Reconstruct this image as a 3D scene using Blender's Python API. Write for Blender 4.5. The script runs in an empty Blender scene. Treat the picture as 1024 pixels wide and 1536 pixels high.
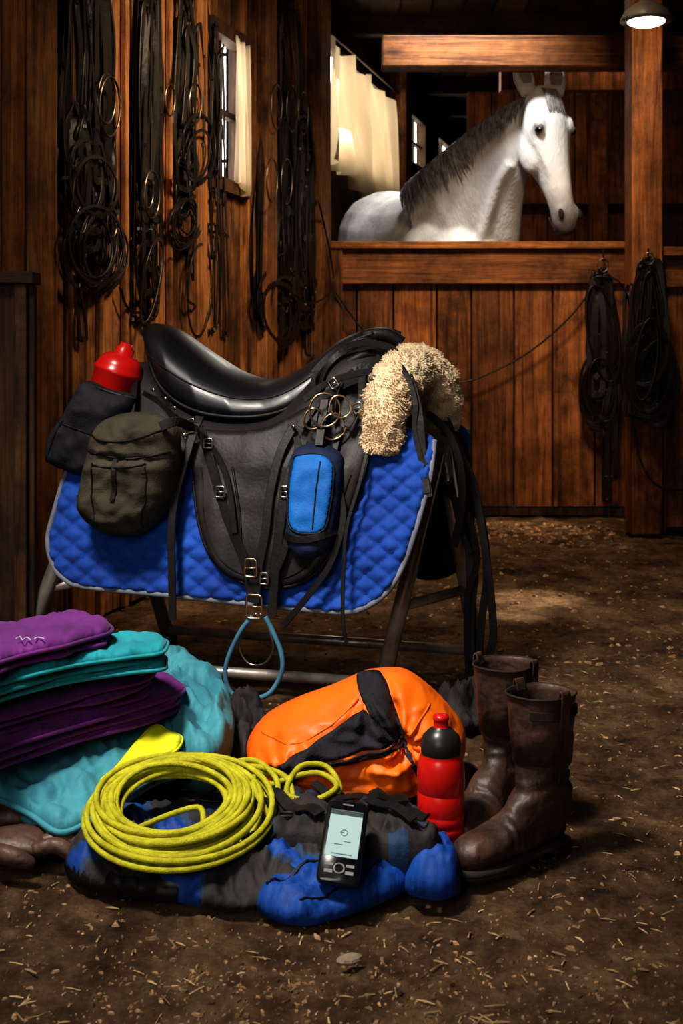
import bpy, bmesh, math, random
import numpy as np
from mathutils import Vector, Matrix, noise
from mathutils.geometry import delaunay_2d_cdt
random.seed(7)
F=1900.0; H=0.8
SC=bpy.context.scene

# ---------- measuring helpers (photo measurement -> metres at a known depth) ----------
def R(px,py,d): return Vector(((px-512)/F*d, d, H-(py-524)/F*d))
def G(px,py,z=0.0):
    d=F*(H-z)/(py-524); return R(px,py,d)
OX,OY=-0.2125,3.15     # saddle stand centre
def SL(px,py,ly):
    a=(px-512)/F
    d=(ly+OX*0.284+OY*0.959)/(a*0.284+0.959)
    lx=(a*d-OX)*0.959-(d-OY)*0.284
    return Vector((lx,ly,H-(py-524)/F*d))
SM=Matrix(((0.959,0.284,0,OX),(-0.284,0.959,0,OY),(0,0,1,0),(0,0,0,1)))
def WA(px,py,off):   # left wall A
    a=(px-512)/F; d=(-1.75+off*1.036)/(a-0.27); return R(px,py,d)
def lyp(v): return float(np.interp(v,[540,580,620,700,800,920],[-.06,-.12,-.165,-.215,-.25,-.275]))

# ---------- mesh builder ----------
class MB:
    def __init__(s): s.v=[];s.f=[];s.m=[];s.r=[];s.s=[]
    def add(s,verts,faces,mi=0,rnd=None,sm=True):
        o=len(s.v); s.v+= [Vector(p) for p in verts]
        if rnd is None: rnd=random.random()
        for i,f in enumerate(faces):
            s.f.append([k+o for k in f]); s.m.append(mi[i] if isinstance(mi,list) else mi); s.r.append(rnd); s.s.append(sm)
    def tube(s,pts,r,n=8,closed=False,mi=0,cap=True,rnd=None):
        pts=[Vector(p) for p in pts]; N=len(pts)
        rs=r if isinstance(r,(list,tuple)) else [r]*N
        T=[]
        for i in range(N):
            a=pts[(i-1)%N] if (closed or i>0) else pts[i]
            b=pts[(i+1)%N] if (closed or i<N-1) else pts[i]
            t=(b-a); T.append(t.normalized() if t.length>1e-9 else Vector((0,0,1)))
        up=Vector((0,0,1)) if abs(T[0].z)<.9 else Vector((1,0,0))
        nrm=(up-T[0]*up.dot(T[0])).normalized(); V=[]
        for i in range(N):
            nrm=(nrm-T[i]*nrm.dot(T[i]))
            if nrm.length<1e-6: nrm=T[i].orthogonal()
            nrm.normalize(); bn=T[i].cross(nrm)
            for k in range(n):
                a=2*math.pi*k/n
                V.append(pts[i]+(nrm*math.cos(a)+bn*math.sin(a))*rs[i])
        Fc=[]
        for i in range(N if closed else N-1):
            j=(i+1)%N
            for k in range(n):
                k2=(k+1)%n; Fc.append([i*n+k,i*n+k2,j*n+k2,j*n+k])
        if not closed and cap: Fc.append(list(range(n))[::-1]); Fc.append([(N-1)*n+k for k in range(n)])
        s.add(V,Fc,mi,rnd)
    def strap(s,pts,w,t,hint,mi=0,closed=False,hints=None):
        pts=[Vector(p) for p in pts]; N=len(pts); V=[]; hint=Vector(hint).normalized()
        pw=None
        for i in range(N):
            a=pts[(i-1)%N] if (closed or i>0) else pts[i]
            b=pts[(i+1)%N] if (closed or i<N-1) else pts[i]
            T=(b-a).normalized(); wd=T.cross(hint)
            if wd.length<.15 and pw: wd=pw.copy()
            if wd.length<1e-4: wd=T.orthogonal()
            wd.normalize()
            if pw and wd.dot(pw)<0 : wd=-wd
            pw=wd; nn=wd.cross(T).normalized()
            for x,y in((-1,-.5),(-.88,-1),(.88,-1),(1,-.5),(1,.5),(.88,1),(-.88,1),(-1,.5)):
                V.append(pts[i]+wd*(x*w/2)+nn*(y*t/2))
        Fc=[]
        for i in range(N if closed else N-1):
            j=(i+1)%N
            for k in range(8):
                k2=(k+1)%8; Fc.append([i*8+k,i*8+k2,j*8+k2,j*8+k])
        if not closed: Fc.append(list(range(8))[::-1]); Fc.append([(N-1)*8+k for k in range(8)])
        s.add(V,Fc,mi,None,False)
    def loft(s,rings,mi=0,cap=True,closed_ring=True):
        n=len(rings[0]); V=[p for r in rings for p in r]; Fc=[]
        for i in range(len(rings)-1):
            for k in range(n if closed_ring else n-1):
                k2=(k+1)%n; Fc.append([i*n+k,i*n+k2,(i+1)*n+k2,(i+1)*n+k])
        if cap and closed_ring:
            Fc.append(list(range(n))[::-1]); Fc.append([(len(rings)-1)*n+k for k in range(n)])
        s.add(V,Fc,mi)
    def box(s,c,size,M=None,mi=0,rnd=None):
        x,y,z=[q/2 for q in size]
        V=[Vector((a*x,b*y,cc*z)) for a in(-1,1) for b in(-1,1) for cc in(-1,1)]
        if M is not None: V=[M@p for p in V]
        V=[p+Vector(c) for p in V]
        s.add(V,[[0,1,3,2],[4,6,7,5],[0,4,5,1],[2,3,7,6],[0,2,6,4],[1,5,7,3]],mi,rnd,False)
    def ring(s,c,rx,rz,r,ax=Vector((1,0,0)),az=Vector((0,0,1)),mi=0,n=24,sq=2.0,k=8):
        P=[]
        for i in range(n):
            a=2*math.pi*i/n; ca,sa=math.cos(a),math.sin(a)
            P.append(Vector(c)+ax*rx*math.copysign(abs(ca)**(2/sq),ca)+az*rz*math.copysign(abs(sa)**(2/sq),sa))
        s.tube(P,r,k,True,mi)
    def ell(s,c,ax,ay,az,mi=0,nu=16,nv=10):
        V=[];c=Vector(c)
        for j in range(1,nv):
            ph=math.pi*j/nv
            for i in range(nu):
                th=2*math.pi*i/nu
                V.append(c+ax*math.sin(ph)*math.cos(th)+ay*math.sin(ph)*math.sin(th)+az*math.cos(ph))
        V.append(c+az);V.append(c-az);t=len(V)-2;b=len(V)-1;Fc=[]
        for j in range(nv-2):
            for i in range(nu):
                i2=(i+1)%nu;Fc.append([j*nu+i,(j+1)*nu+i,(j+1)*nu+i2,j*nu+i2])
        for i in range(nu):
            i2=(i+1)%nu;Fc.append([t,i,i2]);Fc.append([b,(nv-2)*nu+i2,(nv-2)*nu+i])
        s.add(V,Fc,mi)
    def revolve(s,prof,base,axis,n=32,mi=None):
        axis=Vector(axis).normalized();u=axis.orthogonal().normalized();w=axis.cross(u);base=Vector(base)
        rings=[]
        for (r,h) in prof: rings.append([base+axis*h+(u*math.cos(2*math.pi*k/n)+w*math.sin(2*math.pi*k/n))*r for k in range(n)])
        V=[p for r in rings for p in r];Fc=[];ms=[]
        for i in range(len(rings)-1):
            for k in range(n):
                k2=(k+1)%n;Fc.append([i*n+k,i*n+k2,(i+1)*n+k2,(i+1)*n+k]);ms.append(mi[i] if mi else 0)
        Fc.append(list(range(n))[::-1]);ms.append(mi[0] if mi else 0)
        Fc.append([(len(rings)-1)*n+k for k in range(n)]);ms.append(mi[-1] if mi else 0)
        s.add(V,Fc,ms)
    def obj(s,name,mats,smooth=True,M=None,parent=None,bevel=0,recalc=True):
        me=bpy.data.meshes.new(name)
        V=[M@p for p in s.v] if M is not None else s.v
        xs=np.array([p[:] for p in V]); c=(xs.min(0)+xs.max(0))/2; c[2]=xs[:,2].min(); c=Vector(c)
        me.from_pydata([(p-c)[:] for p in V],[],s.f)
        for m in mats: me.materials.append(m)
        me.polygons.foreach_set('material_index',s.m)
        me.polygons.foreach_set('use_smooth',[bool(smooth and q) for q in s.s])
        at=me.attributes.new('rnd','FLOAT','FACE'); at.data.foreach_set('value',s.r)
        if recalc:
            bm=bmesh.new();bm.from_mesh(me);bmesh.ops.recalc_face_normals(bm,faces=bm.faces);bm.to_mesh(me);bm.free()
        me.update()
        o=bpy.data.objects.new(name,me); SC.collection.objects.link(o)
        o.location=c
        if bevel:
            b=o.modifiers.new('b','BEVEL');b.width=bevel;b.segments=2;b.limit_method='ANGLE'
        if parent: o.parent=parent
        return o
def empty(name):
    e=bpy.data.objects.new(name,None);SC.collection.objects.link(e);e.empty_display_size=.1;return e

def cat(P,n=8,closed=False):
    P=[Vector(p) for p in P];N=len(P);out=[]
    for i in range(N if closed else N-1):
        if closed: a,b,c,d=P[(i-1)%N],P[i],P[(i+1)%N],P[(i+2)%N]
        else: a,b,c,d=P[max(i-1,0)],P[i],P[i+1],P[min(i+2,N-1)]
        for k in range(n):
            t=k/n
            out.append(.5*((2*b)+(c-a)*t+(2*a-5*b+4*c-d)*t*t+(3*b-a-3*c+d)*t**3))
    if not closed: out.append(P[-1].copy())
    return out
def cat2(P,n=8,closed=False): return [(p.x,p.y) for p in cat([Vector((a[0],a[1],0)) for a in P],n,closed)]
def inside(P,poly):
    x,y=P[:,0],P[:,1];r=np.zeros(len(P),bool);n=len(poly)
    for i in range(n):
        x1,y1=poly[i];x2,y2=poly[(i+1)%n]
        if y1==y2: continue
        c=((y1>y)!=(y2>y))&(x<(x2-x1)*(y-y1)/(y2-y1)+x1); r^=c
    return r
def edist(P,poly):
    D=np.full(len(P),1e9);n=len(poly)
    for i in range(n):
        a=np.array(poly[i]);b=np.array(poly[(i+1)%n]);ab=b-a;L=max(ab@ab,1e-9)
        t=np.clip(((P-a)@ab)/L,0,1);q=a+t[:,None]*ab
        D=np.minimum(D,np.hypot(*(P-q).T))
    return D
def puff(mb,outline,mapf,step,r,hf,hb,mi=0,extra=None,matfn=None,csm=True,zmin=0.002,back=True,pw=.5):
    poly=[Vector((p[0],p[1],0)) for p in outline]
    if csm: poly=cat(poly,6,True)
    pts=[];N=len(poly)
    for i in range(N):
        a,b=poly[i],poly[(i+1)%N];L=(b-a).length;k=max(1,int(L/step+.5))
        if L<step*.4 and i%2: continue
        for j in range(k): pts.append(a.lerp(b,j/k))
    pl=[(p.x,p.y) for p in pts]
    A=np.array(pl);mn=A.min(0);mx=A.max(0)
    gx=np.arange(mn[0],mx[0],step);gy=np.arange(mn[1],mx[1],step*.87)
    gp=np.array([(x+(step/2 if j%2 else 0),y) for j,y in enumerate(gy) for x in gx])
    gp=gp[inside(gp,pl)];gp=gp[edist(gp,pl)>step*.55]
    allp=[Vector(p) for p in pl]+[Vector(p) for p in gp]
    vo,_,fo,_,_,_=delaunay_2d_cdt(allp,[],[list(range(len(pl)))],1,1e-6)
    P=np.array([v[:] for v in vo]);D=edist(P,pl)
    prof=(1-(1-np.minimum(D/r,1))**2)**pw
    n=len(P);V=[]
    for i in range(n):
        e=extra(P[i][0],P[i][1]) if extra else 0
        q=mapf(P[i][0],P[i][1],(hf+e)*prof[i]); q.z=max(q.z,zmin); V.append(q)
    Fc=[list(f) for f in fo];ms=[]
    for f in fo:
        c=P[list(f)].mean(0); ms.append(matfn(c[0],c[1]) if matfn else mi)
    nf=len(fo)
    if back:
        idx={}
        for i in range(n):
            if D[i]<1e-4: idx[i]=i
            else:
                q=mapf(P[i][0],P[i][1],-hb*prof[i]);q.z=max(q.z,zmin*.5);idx[i]=len(V);V.append(q)
        for j,f in enumerate(fo): Fc.append([idx[k] for k in f][::-1]);ms.append(ms[j])
    mb.add(V,Fc,ms)
class Surf:
    def __init__(s,outline,mapf,r,hf,hb,extra=None,step=5,csm=True):
        s.o=outline;s.m=mapf;s.r=r;s.hf=hf;s.hb=hb;s.e=extra;s.step=step
        s.pl=cat2(outline,6,True) if csm else outline;s.csm=csm
    def build(s,mb,mi=0,matfn=None): puff(mb,s.o,s.m,s.step,s.r,s.hf,s.hb,mi,s.e,matfn,s.csm)
    def off(s,u,v):
        P=np.array([[u,v]]);D=edist(P,s.pl)[0] if inside(P,s.pl)[0] else 0
        pr=(1-(1-min(D/s.r,1))**2)**.5
        return (s.hf+(s.e(u,v) if s.e else 0))*pr
    def at(s,u,v,l=0.0):
        q=s.m(u,v,s.off(u,v)+l);q.z=max(q.z,.003);return q
    def patch(s,mb,outline,mi,l=.003,h=.004,step=4,r=5,csm=True):
        puff(mb,outline,lambda u,v,o:s.m(u,v,s.off(u,v)+l+o),step,r,h,.004,mi,None,None,csm)
    def line(s,mb,P,rad,mi,l=.001,n=6): mb.tube([s.at(x,y,l) for x,y in cat2(P,n)],rad,6,mi=mi)
    def strap(s,mb,P,w,mi,l=.004,hint=(0,-1,.5),n=6,t=.003):
        pts=[s.at(x,y,l) for x,y in cat2(P,n)]
        for _ in range(2): pts=[pts[0]]+[(pts[i-1]+pts[i]*2+pts[i+1])/4 for i in range(1,len(pts)-1)]+[pts[-1]]
        mb.strap(pts,w,t,hint,mi)
def nz(u,v,k,s=0): return noise.noise(Vector((u*k,v*k,s)))
def rdg(u,v,k,s=0):   # soft ridges
    a=noise.noise(Vector((u*k,v*k,s)));return .5-2*math.sqrt(a*a+.003)
def quilt(u,v,p=26,a=.006,ang=0):
    c,s=math.cos(ang),math.sin(ang);x=u*c-v*s;y=(u*s+v*c)*1.25
    A=abs(math.sin(math.pi*(x+y)/p/1.4));B=abs(math.sin(math.pi*(x-y)/p/1.4))
    return a*(min(A,B)**.55)

# ---------- materials ----------
def newmat(name):
    m=bpy.data.materials.new(name);m.use_nodes=True;nt=m.node_tree
    return m,nt,nt.nodes['Principled BSDF']
def nd(nt,t,**k):
    n=nt.nodes.new(t)
    for a,b in k.items():
        if a in n.inputs: n.inputs[a].default_value=b
        else: setattr(n,a,b)
    return n
def mat(name,c1,c2=None,scale=8,rough=.6,bump=.2,bscale=60,metal=0,stretch=(1,1,1),rvar=0,sheen=0,coat=0,bdist=.003,detail=6,r=(0.3,.7),wr=0,wscale=14,spec=.5,wd=.006):
    m,nt,b=newmat(name);L=nt.links
    if c2 is None: c2=tuple(x*.6 for x in c1)
    tc=nd(nt,'ShaderNodeTexCoord');mp=nd(nt,'ShaderNodeMapping');mp.inputs['Scale'].default_value=stretch
    L.new(tc.outputs['Object'],mp.inputs[0])
    n=nd(nt,'ShaderNodeTexNoise',Scale=scale,Detail=detail,Roughness=.6);L.new(mp.outputs[0],n.inputs['Vector'])
    cr=nd(nt,'ShaderNodeValToRGB');cr.color_ramp.elements[0].position=r[0];cr.color_ramp.elements[1].position=r[1]
    cr.color_ramp.elements[0].color=(*c2,1);cr.color_ramp.elements[1].color=(*c1,1)
    L.new(n.outputs[0],cr.inputs[0])
    out=cr.outputs[0]
    if rvar:
        at=nd(nt,'ShaderNodeAttribute',attribute_name='rnd')
        mr=nd(nt,'ShaderNodeMapRange');mr.inputs['To Min'].default_value=1-rvar;mr.inputs['To Max'].default_value=1+rvar
        L.new(at.outputs['Fac'],mr.inputs[0])
        mx=nd(nt,'ShaderNodeVectorMath',operation='SCALE');L.new(out,mx.inputs[0]);L.new(mr.outputs[0],mx.inputs['Scale']);out=mx.outputs[0]
    L.new(out,b.inputs['Base Color'])
    b.inputs['Roughness'].default_value=rough;b.inputs['Metallic'].default_value=metal
    b.inputs['Sheen Weight'].default_value=sheen;b.inputs['Coat Weight'].default_value=coat;b.inputs['Specular IOR Level'].default_value=spec
    if bump:
        n2=nd(nt,'ShaderNodeTexNoise',Scale=bscale,Detail=5);L.new(mp.outputs[0],n2.inputs['Vector'])
        bp=nd(nt,'ShaderNodeBump',Strength=bump,Distance=bdist);L.new(n2.outputs[0],bp.inputs['Height'])
        if wr:   # cloth wrinkles
            n3=nd(nt,'ShaderNodeTexNoise',Scale=wscale,Detail=1.5,Distortion=.8)
            L.new(mp.outputs[0],n3.inputs['Vector'])
            b2=nd(nt,'ShaderNodeBump',Strength=wr,Distance=wd*4);L.new(n3.outputs[0],b2.inputs['Height']);L.new(b2.outputs[0],bp.inputs['Normal'])
        L.new(bp.outputs[0],b.inputs['Normal'])
    return m
def wood(name,light,mid,dark,axis='z',rough=.6,sc=1):
    m,nt,b=newmat(name);L=nt.links
    tc=nd(nt,'ShaderNodeTexCoord');at=nd(nt,'ShaderNodeAttribute',attribute_name='rnd')
    sc1=nd(nt,'ShaderNodeMath',operation='MULTIPLY');sc1.inputs[1].default_value=37.0;L.new(at.outputs['Fac'],sc1.inputs[0])
    va=nd(nt,'ShaderNodeVectorMath',operation='ADD');L.new(tc.outputs['Object'],va.inputs[0]);L.new(sc1.outputs[0],va.inputs[1])
    mp=nd(nt,'ShaderNodeMapping');s={'z':(26,26,1.3),'x':(1.3,26,26)}[axis];mp.inputs['Scale'].default_value=tuple(q*sc for q in s);L.new(va.outputs[0],mp.inputs[0])
    n=nd(nt,'ShaderNodeTexNoise',Scale=1.0,Detail=10,Roughness=.78,Distortion=1.4);L.new(mp.outputs[0],n.inputs['Vector'])
    cr=nd(nt,'ShaderNodeValToRGB');e=cr.color_ramp.elements;e[0].position=.37;e[0].color=(*dark,1);e[1].position=.66;e[1].color=(*light,1)
    x=e.new(.5);x.color=(*mid,1);L.new(n.outputs[0],cr.inputs[0])
    n3=nd(nt,'ShaderNodeTexNoise',Scale=2.2,Detail=8,Roughness=.75);L.new(va.outputs[0],n3.inputs['Vector'])
    mr=nd(nt,'ShaderNodeMapRange');mr.inputs['From Min'].default_value=.40;mr.inputs['From Max'].default_value=.60;mr.inputs['To Min'].default_value=.28;mr.inputs['To Max'].default_value=1.15;L.new(n3.outputs[0],mr.inputs[0])
    mr2=nd(nt,'ShaderNodeMapRange');mr2.inputs['To Min'].default_value=.55;mr2.inputs['To Max'].default_value=1.25;L.new(at.outputs['Fac'],mr2.inputs[0])
    mm=nd(nt,'ShaderNodeMath',operation='MULTIPLY');L.new(mr.outputs[0],mm.inputs[0]);L.new(mr2.outputs[0],mm.inputs[1])
    mk=nd(nt,'ShaderNodeMapping');mk.inputs['Scale'].default_value=(6,6,2.2) if axis=='z' else (2.2,6,6);L.new(va.outputs[0],mk.inputs[0])
    vo=nd(nt,'ShaderNodeTexVoronoi',Scale=1.0);L.new(mk.outputs[0],vo.inputs['Vector'])
    kr=nd(nt,'ShaderNodeMapRange');kr.inputs['From Min'].default_value=.06;kr.inputs['From Max'].default_value=.16;kr.inputs['To Min'].default_value=.25;L.new(vo.outputs['Distance'],kr.inputs[0])
    m3=nd(nt,'ShaderNodeMath',operation='MULTIPLY');L.new(mm.outputs[0],m3.inputs[0]);L.new(kr.outputs[0],m3.inputs[1])
    v=nd(nt,'ShaderNodeVectorMath',operation='SCALE');L.new(cr.outputs[0],v.inputs[0]);L.new(m3.outputs[0],v.inputs['Scale'])
    L.new(v.outputs[0],b.inputs['Base Color']);b.inputs['Roughness'].default_value=rough;b.inputs['Specular IOR Level'].default_value=.3
    bp=nd(nt,'ShaderNodeBump',Strength=.7,Distance=.006);L.new(n.outputs[0],bp.inputs['Height']);L.new(bp.outputs[0],b.inputs['Normal'])
    return m

M_woodL=wood('wood_wall',(.62,.29,.10),(.35,.14,.044),(.085,.033,.012))
M_woodS=wood('wood_stall',(.50,.195,.062),(.28,.098,.029),(.07,.024,.008))
M_woodSx=wood('wood_rail',(.54,.215,.070),(.30,.108,.032),(.08,.027,.009),'x')
M_woodD=wood('wood_dark',(.16,.075,.032),(.085,.038,.016),(.02,.009,.004))
M_woodDx=wood('wood_dark_beam',(.15,.066,.028),(.085,.036,.015),(.022,.009,.004),'x')
M_black=mat('leather_black',(.012,.0095,.009),(.004,.003,.003),12,.5,.3,90,spec=.3)
M_brownstrap=mat('leather_strap_brown',(.015,.0095,.007),(.004,.003,.003),10,.42,.3,80,rvar=.6,spec=.4)
M_seat=mat('seat_leather',(.009,.009,.013),(.004,.004,.006),6,.38,.2,160,coat=.05,bdist=.001)
M_skirt=mat('skirt_leather',(.020,.016,.018),(.008,.0065,.0075),9,.6,.5,220,bdist=.002,spec=.35)
M_flap=mat('flap_leather',(.036,.029,.028),(.009,.0075,.008),4,.55,.5,120,bdist=.002,wr=.25,wscale=7,spec=.4,r=(.4,.72))
M_steel=mat('metal_steel',(.55,.50,.45),(.28,.24,.2),30,.3,.1,60,metal=1)
M_ringm=mat('metal_tarnished',(.30,.26,.22),(.12,.10,.08),30,.35,.1,60,metal=1)
M_brass=mat('metal_brass',(.70,.52,.34),(.38,.27,.16),30,.3,.1,60,metal=1)
M_rack=mat('rack_steel',(.52,.46,.41),(.24,.20,.17),18,.36,.3,60,metal=.6)
M_blue=mat('pad_blue',(.010,.085,.44),(.005,.038,.25),7,.75,.4,330,sheen=.08,bdist=.0015,spec=.3)
M_bind=mat('binding_grey',(.24,.26,.32),(.14,.15,.19),20,.7,.3,300,spec=.3)
M_olive=mat('canvas_olive',(.085,.073,.050),(.028,.025,.018),10,.85,.5,260,wr=.35,wscale=14,spec=.2)
M_nylon=mat('nylon_dark',(.024,.022,.031),(.008,.008,.011),10,.75,.5,240,wr=.35,wscale=14,spec=.25)
M_bright=mat('pouch_blue',(.010,.18,.58),(.006,.11,.40),8,.65,.4,300,spec=.3)
M_navy=mat('navy_cloth',(.014,.030,.085),(.007,.011,.035),10,.75,.4,240,spec=.3)
M_red=mat('bottle_red',(.70,.014,.010),(.5,.008,.006),6,.28,.06,20,coat=.3)
M_cap=mat('cap_black',(.025,.025,.028),(.015,.015,.015),8,.35,.1,60)
M_wool=mat('sheepskin_wool',(.98,.80,.55),(.70,.51,.31),16,1,.6,120,sheen=.2,bdist=.006,spec=.1)
M_purple=mat('pad_purple',(.16,.020,.20),(.08,.008,.11),6,.7,.35,160,sheen=.1,wr=.3,wscale=12,spec=.3)
M_teal=mat('pad_teal',(.012,.33,.38),(.007,.20,.25),6,.7,.35,160,sheen=.1,wr=.3,wscale=12,spec=.3)
M_tealb=mat('blanket_teal',(.07,.31,.37),(.025,.16,.22),4,.65,.35,120,sheen=.05,wr=.5,wscale=10,spec=.3)
M_yel=mat('cloth_yellow',(.84,.84,.015),(.68,.66,.01),6,.6,.3,60,wr=.2)
M_rope=mat('rope_yellow',(.58,.55,.025),(.30,.28,.012),40,.65,1,420,bdist=.002,spec=.25)
M_orange=mat('nylon_orange',(1.0,.20,.005),(.86,.12,.003),5,.5,.3,60,bdist=.002,wr=.45,wscale=12,spec=.4)
M_bagblue=mat('bag_blue',(.006,.070,.34),(.004,.030,.18),6,.65,.4,140,bdist=.002,wr=.5,wscale=16,spec=.35)
M_bagdark=mat('bag_charcoal',(.040,.035,.035),(.010,.009,.010),7,.75,.5,140,bdist=.002,wr=.55,wscale=16,spec=.3)
M_bagmid=mat('bag_slate',(.026,.060,.14),(.011,.022,.055),7,.75,.5,140,bdist=.002,wr=.55,wscale=16,spec=.3)
M_boot=mat('boot_leather',(.11,.056,.036),(.016,.008,.006),12,.5,.6,70,bdist=.003,wr=.4,wscale=22,wd=.004,spec=.45,r=(.36,.68))
M_sole=mat('boot_sole',(.03,.02,.015),None,10,.8,.4,60,spec=.3)
M_phone=mat('phone_plastic',(.008,.008,.010),None,10,.22,.03,50,coat=.4)
M_ringblue=mat('ring_blue',(.10,.30,.43),(.05,.14,.23),20,.4,.2,60)
M_rock=mat('stone',(.34,.26,.19),(.16,.12,.08),30,.9,.6,80)
def emis(name,c,s):
    m,nt,b=newmat(name);b.inputs['Base Color'].default_value=(*c,1);b.inputs['Emission Color'].default_value=(*c,1);b.inputs['Emission Strength'].default_value=s;return m
M_screen=emis('phone_screen',(.33,.46,.46),.24);M_screen.node_tree.nodes['Principled BSDF'].inputs['Roughness'].default_value=.15
M_grey=mat('button_grey',(.22,.22,.22),None,10,.4,.1,60)

# ---------- camera ----------
cd=bpy.data.cameras.new('camera');cam=bpy.data.objects.new('camera',cd);SC.collection.objects.link(cam);SC.camera=cam
cam.location=(0,0,H);cam.rotation_euler=(math.pi/2,0,0)
cd.sensor_width=36;cd.sensor_fit='AUTO';cd.lens=36*F/1536;cd.shift_y=-(768-524)/1536
cd.dof.use_dof=True;cd.dof.focus_distance=2.45;cd.dof.aperture_fstop=10

# ---------- floor ----------
def floor_h(x,y):
    return .009*noise.noise(Vector((x*3,y*3,1)))+.010*noise.noise(Vector((x*11,y*11,4)))+.007*noise.noise(Vector((x*34,y*34,7)))+.004*noise.noise(Vector((x*90,y*90,2)))-.014
mb=MB();NX=420
xs=np.linspace(-2.6,2.8,NX);ys=np.concatenate([np.linspace(-1.5,1.1,20)[:-1],np.linspace(1.1,3,330)[:-1],np.linspace(3,6,190)[:-1],np.linspace(6,14.2,80)]);NY=len(ys)
V=[Vector((x,y,floor_h(x,y))) for y in ys for x in xs]
mb.add(V,[[j*NX+i,j*NX+i+1,(j+1)*NX+i+1,(j+1)*NX+i] for j in range(NY-1) for i in range(NX-1)])
m,nt,b=newmat('dirt_floor');L=nt.links
tc=nd(nt,'ShaderNodeTexCoord')
n1=nd(nt,'ShaderNodeTexNoise',Scale=2.2,Detail=8,Roughness=.7);n2=nd(nt,'ShaderNodeTexNoise',Scale=30,Detail=12,Roughness=.85);n3=nd(nt,'ShaderNodeTexVoronoi',Scale=60)
n4=nd(nt,'ShaderNodeTexNoise',Scale=9,Detail=10,Roughness=.75)
for q in(n1,n2,n3,n4): L.new(tc.outputs['Object'],q.inputs['Vector'])
cr=nd(nt,'ShaderNodeValToRGB');e=cr.color_ramp.elements;e[0].position=.42;e[0].color=(.050,.024,.011,1);e[1].position=.60;e[1].color=(.62,.40,.22,1);x=e.new(.505);x.color=(.27,.15,.072,1)
mx=nd(nt,'ShaderNodeMix',data_type='FLOAT');mx.inputs[0].default_value=.5;L.new(n1.outputs[0],mx.inputs[2]);L.new(n2.outputs[0],mx.inputs[3])
mx2=nd(nt,'ShaderNodeMix',data_type='FLOAT');mx2.inputs[0].default_value=.4;L.new(mx.outputs[0],mx2.inputs[2]);L.new(n4.outputs[0],mx2.inputs[3]);L.new(mx2.outputs[0],cr.inputs[0])
L.new(cr.outputs[0],b.inputs['Base Color']);b.inputs['Roughness'].default_value=.9;b.inputs['Specular IOR Level'].default_value=.2
ad=nd(nt,'ShaderNodeMath',operation='ADD');L.new(n2.outputs[0],ad.inputs[0])
ms=nd(nt,'ShaderNodeMath',operation='MULTIPLY');ms.inputs[1].default_value=.3;L.new(n3.outputs['Distance'],ms.inputs[0]);L.new(ms.outputs[0],ad.inputs[1])
bp=nd(nt,'ShaderNodeBump',Strength=1.0,Distance=.06);L.new(ad.outputs[0],bp.inputs['Height']);L.new(bp.outputs[0],b.inputs['Normal'])
mb.obj('floor',[m],recalc=False)
M_clod=mat('dirt_clod',(.36,.22,.12),(.09,.048,.023),30,.95,.6,90,rvar=.7,spec=.15)
M_straw=mat('straw',(.50,.36,.18),(.28,.18,.08),20,.8,.3,60,rvar=.5,spec=.2)
mb=MB()
def clod(x,y,s):
    z=floor_h(x,y);V=[];a0=random.random()*6;st=random.uniform(.5,1.9);ph=random.random()*3
    for k in range(6):
        a=a0+k*math.pi/3;rr=s*random.uniform(.6,1.2);dx,dy=rr*math.cos(a)*st,rr*math.sin(a)*.8/st**.5;V.append(Vector((x+dx*math.cos(ph)-dy*math.sin(ph),y+dx*math.sin(ph)+dy*math.cos(ph),z-.001)))
    for k in range(6):
        p=V[k];V.append(Vector((x+(p.x-x)*random.uniform(.5,.8),y+(p.y-y)*random.uniform(.5,.8),z+s*random.uniform(.2,.6))))
    V.append(Vector((x,y,z+s*.55)))
    mb.add(V,[[k,(k+1)%6,6+(k+1)%6,6+k] for k in range(6)]+[[6+k,6+(k+1)%6,12] for k in range(6)],0,None,False)
for i in range(7000):
    y=1.25+abs(random.gauss(0,1))*1.3; x=random.uniform(-.36,.5)*y
    if y<5.85 and x<2.4: clod(x,y,random.choice([.0015,.002,.002,.003,.003,.005])*(1 if y<2.5 else 1.5)*random.uniform(.5,1.3))
for i in range(2600):
    clod(random.gauss(-.05,.3),random.gauss(1.46,.16),random.uniform(.0012,.0045))
for i in range(700):
    y=random.uniform(3.0,5.8);clod(random.uniform(-.1,1.2),y,random.uniform(.004,.012))
for i in range(260):
    clod(random.uniform(.6,1.2),min(random.gauss(5.6,.18),5.9),random.uniform(.006,.018))
for i in range(900):   # straw and shavings
    y=1.3+abs(random.gauss(0,1))*1.6;x=random.uniform(-.34,.42)*y
    if y>5.7 or x>1.2: continue
    a=random.random()*math.pi;l=random.uniform(.004,.014);z=floor_h(x,y)+.002;w=random.uniform(.0006,.0014)
    dx,dy=math.cos(a)*l,math.sin(a)*l;px,py=-math.sin(a)*w,math.cos(a)*w
    mb.add([(x-dx-px,y-dy-py,z),(x+dx-px,y+dy-py,z+.001),(x+dx+px,y+dy+py,z+.001),(x-dx+px,y-dy+py,z),(x,y,z+w*1.5+.001)],[[0,1,4],[1,2,4],[2,3,4],[3,0,4]],1,None,False)
mb.obj('dirt_clods',[M_clod,M_straw],recalc=False)
mb=MB()
c=G(524,1440);mb.ell(c+Vector((0,0,.001)),Vector((.018,.004,0)),Vector((0,.012,0)),Vector((.002,0,.007)),nu=9,nv=6);mb.obj('stone',[M_rock],smooth=False)

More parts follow.
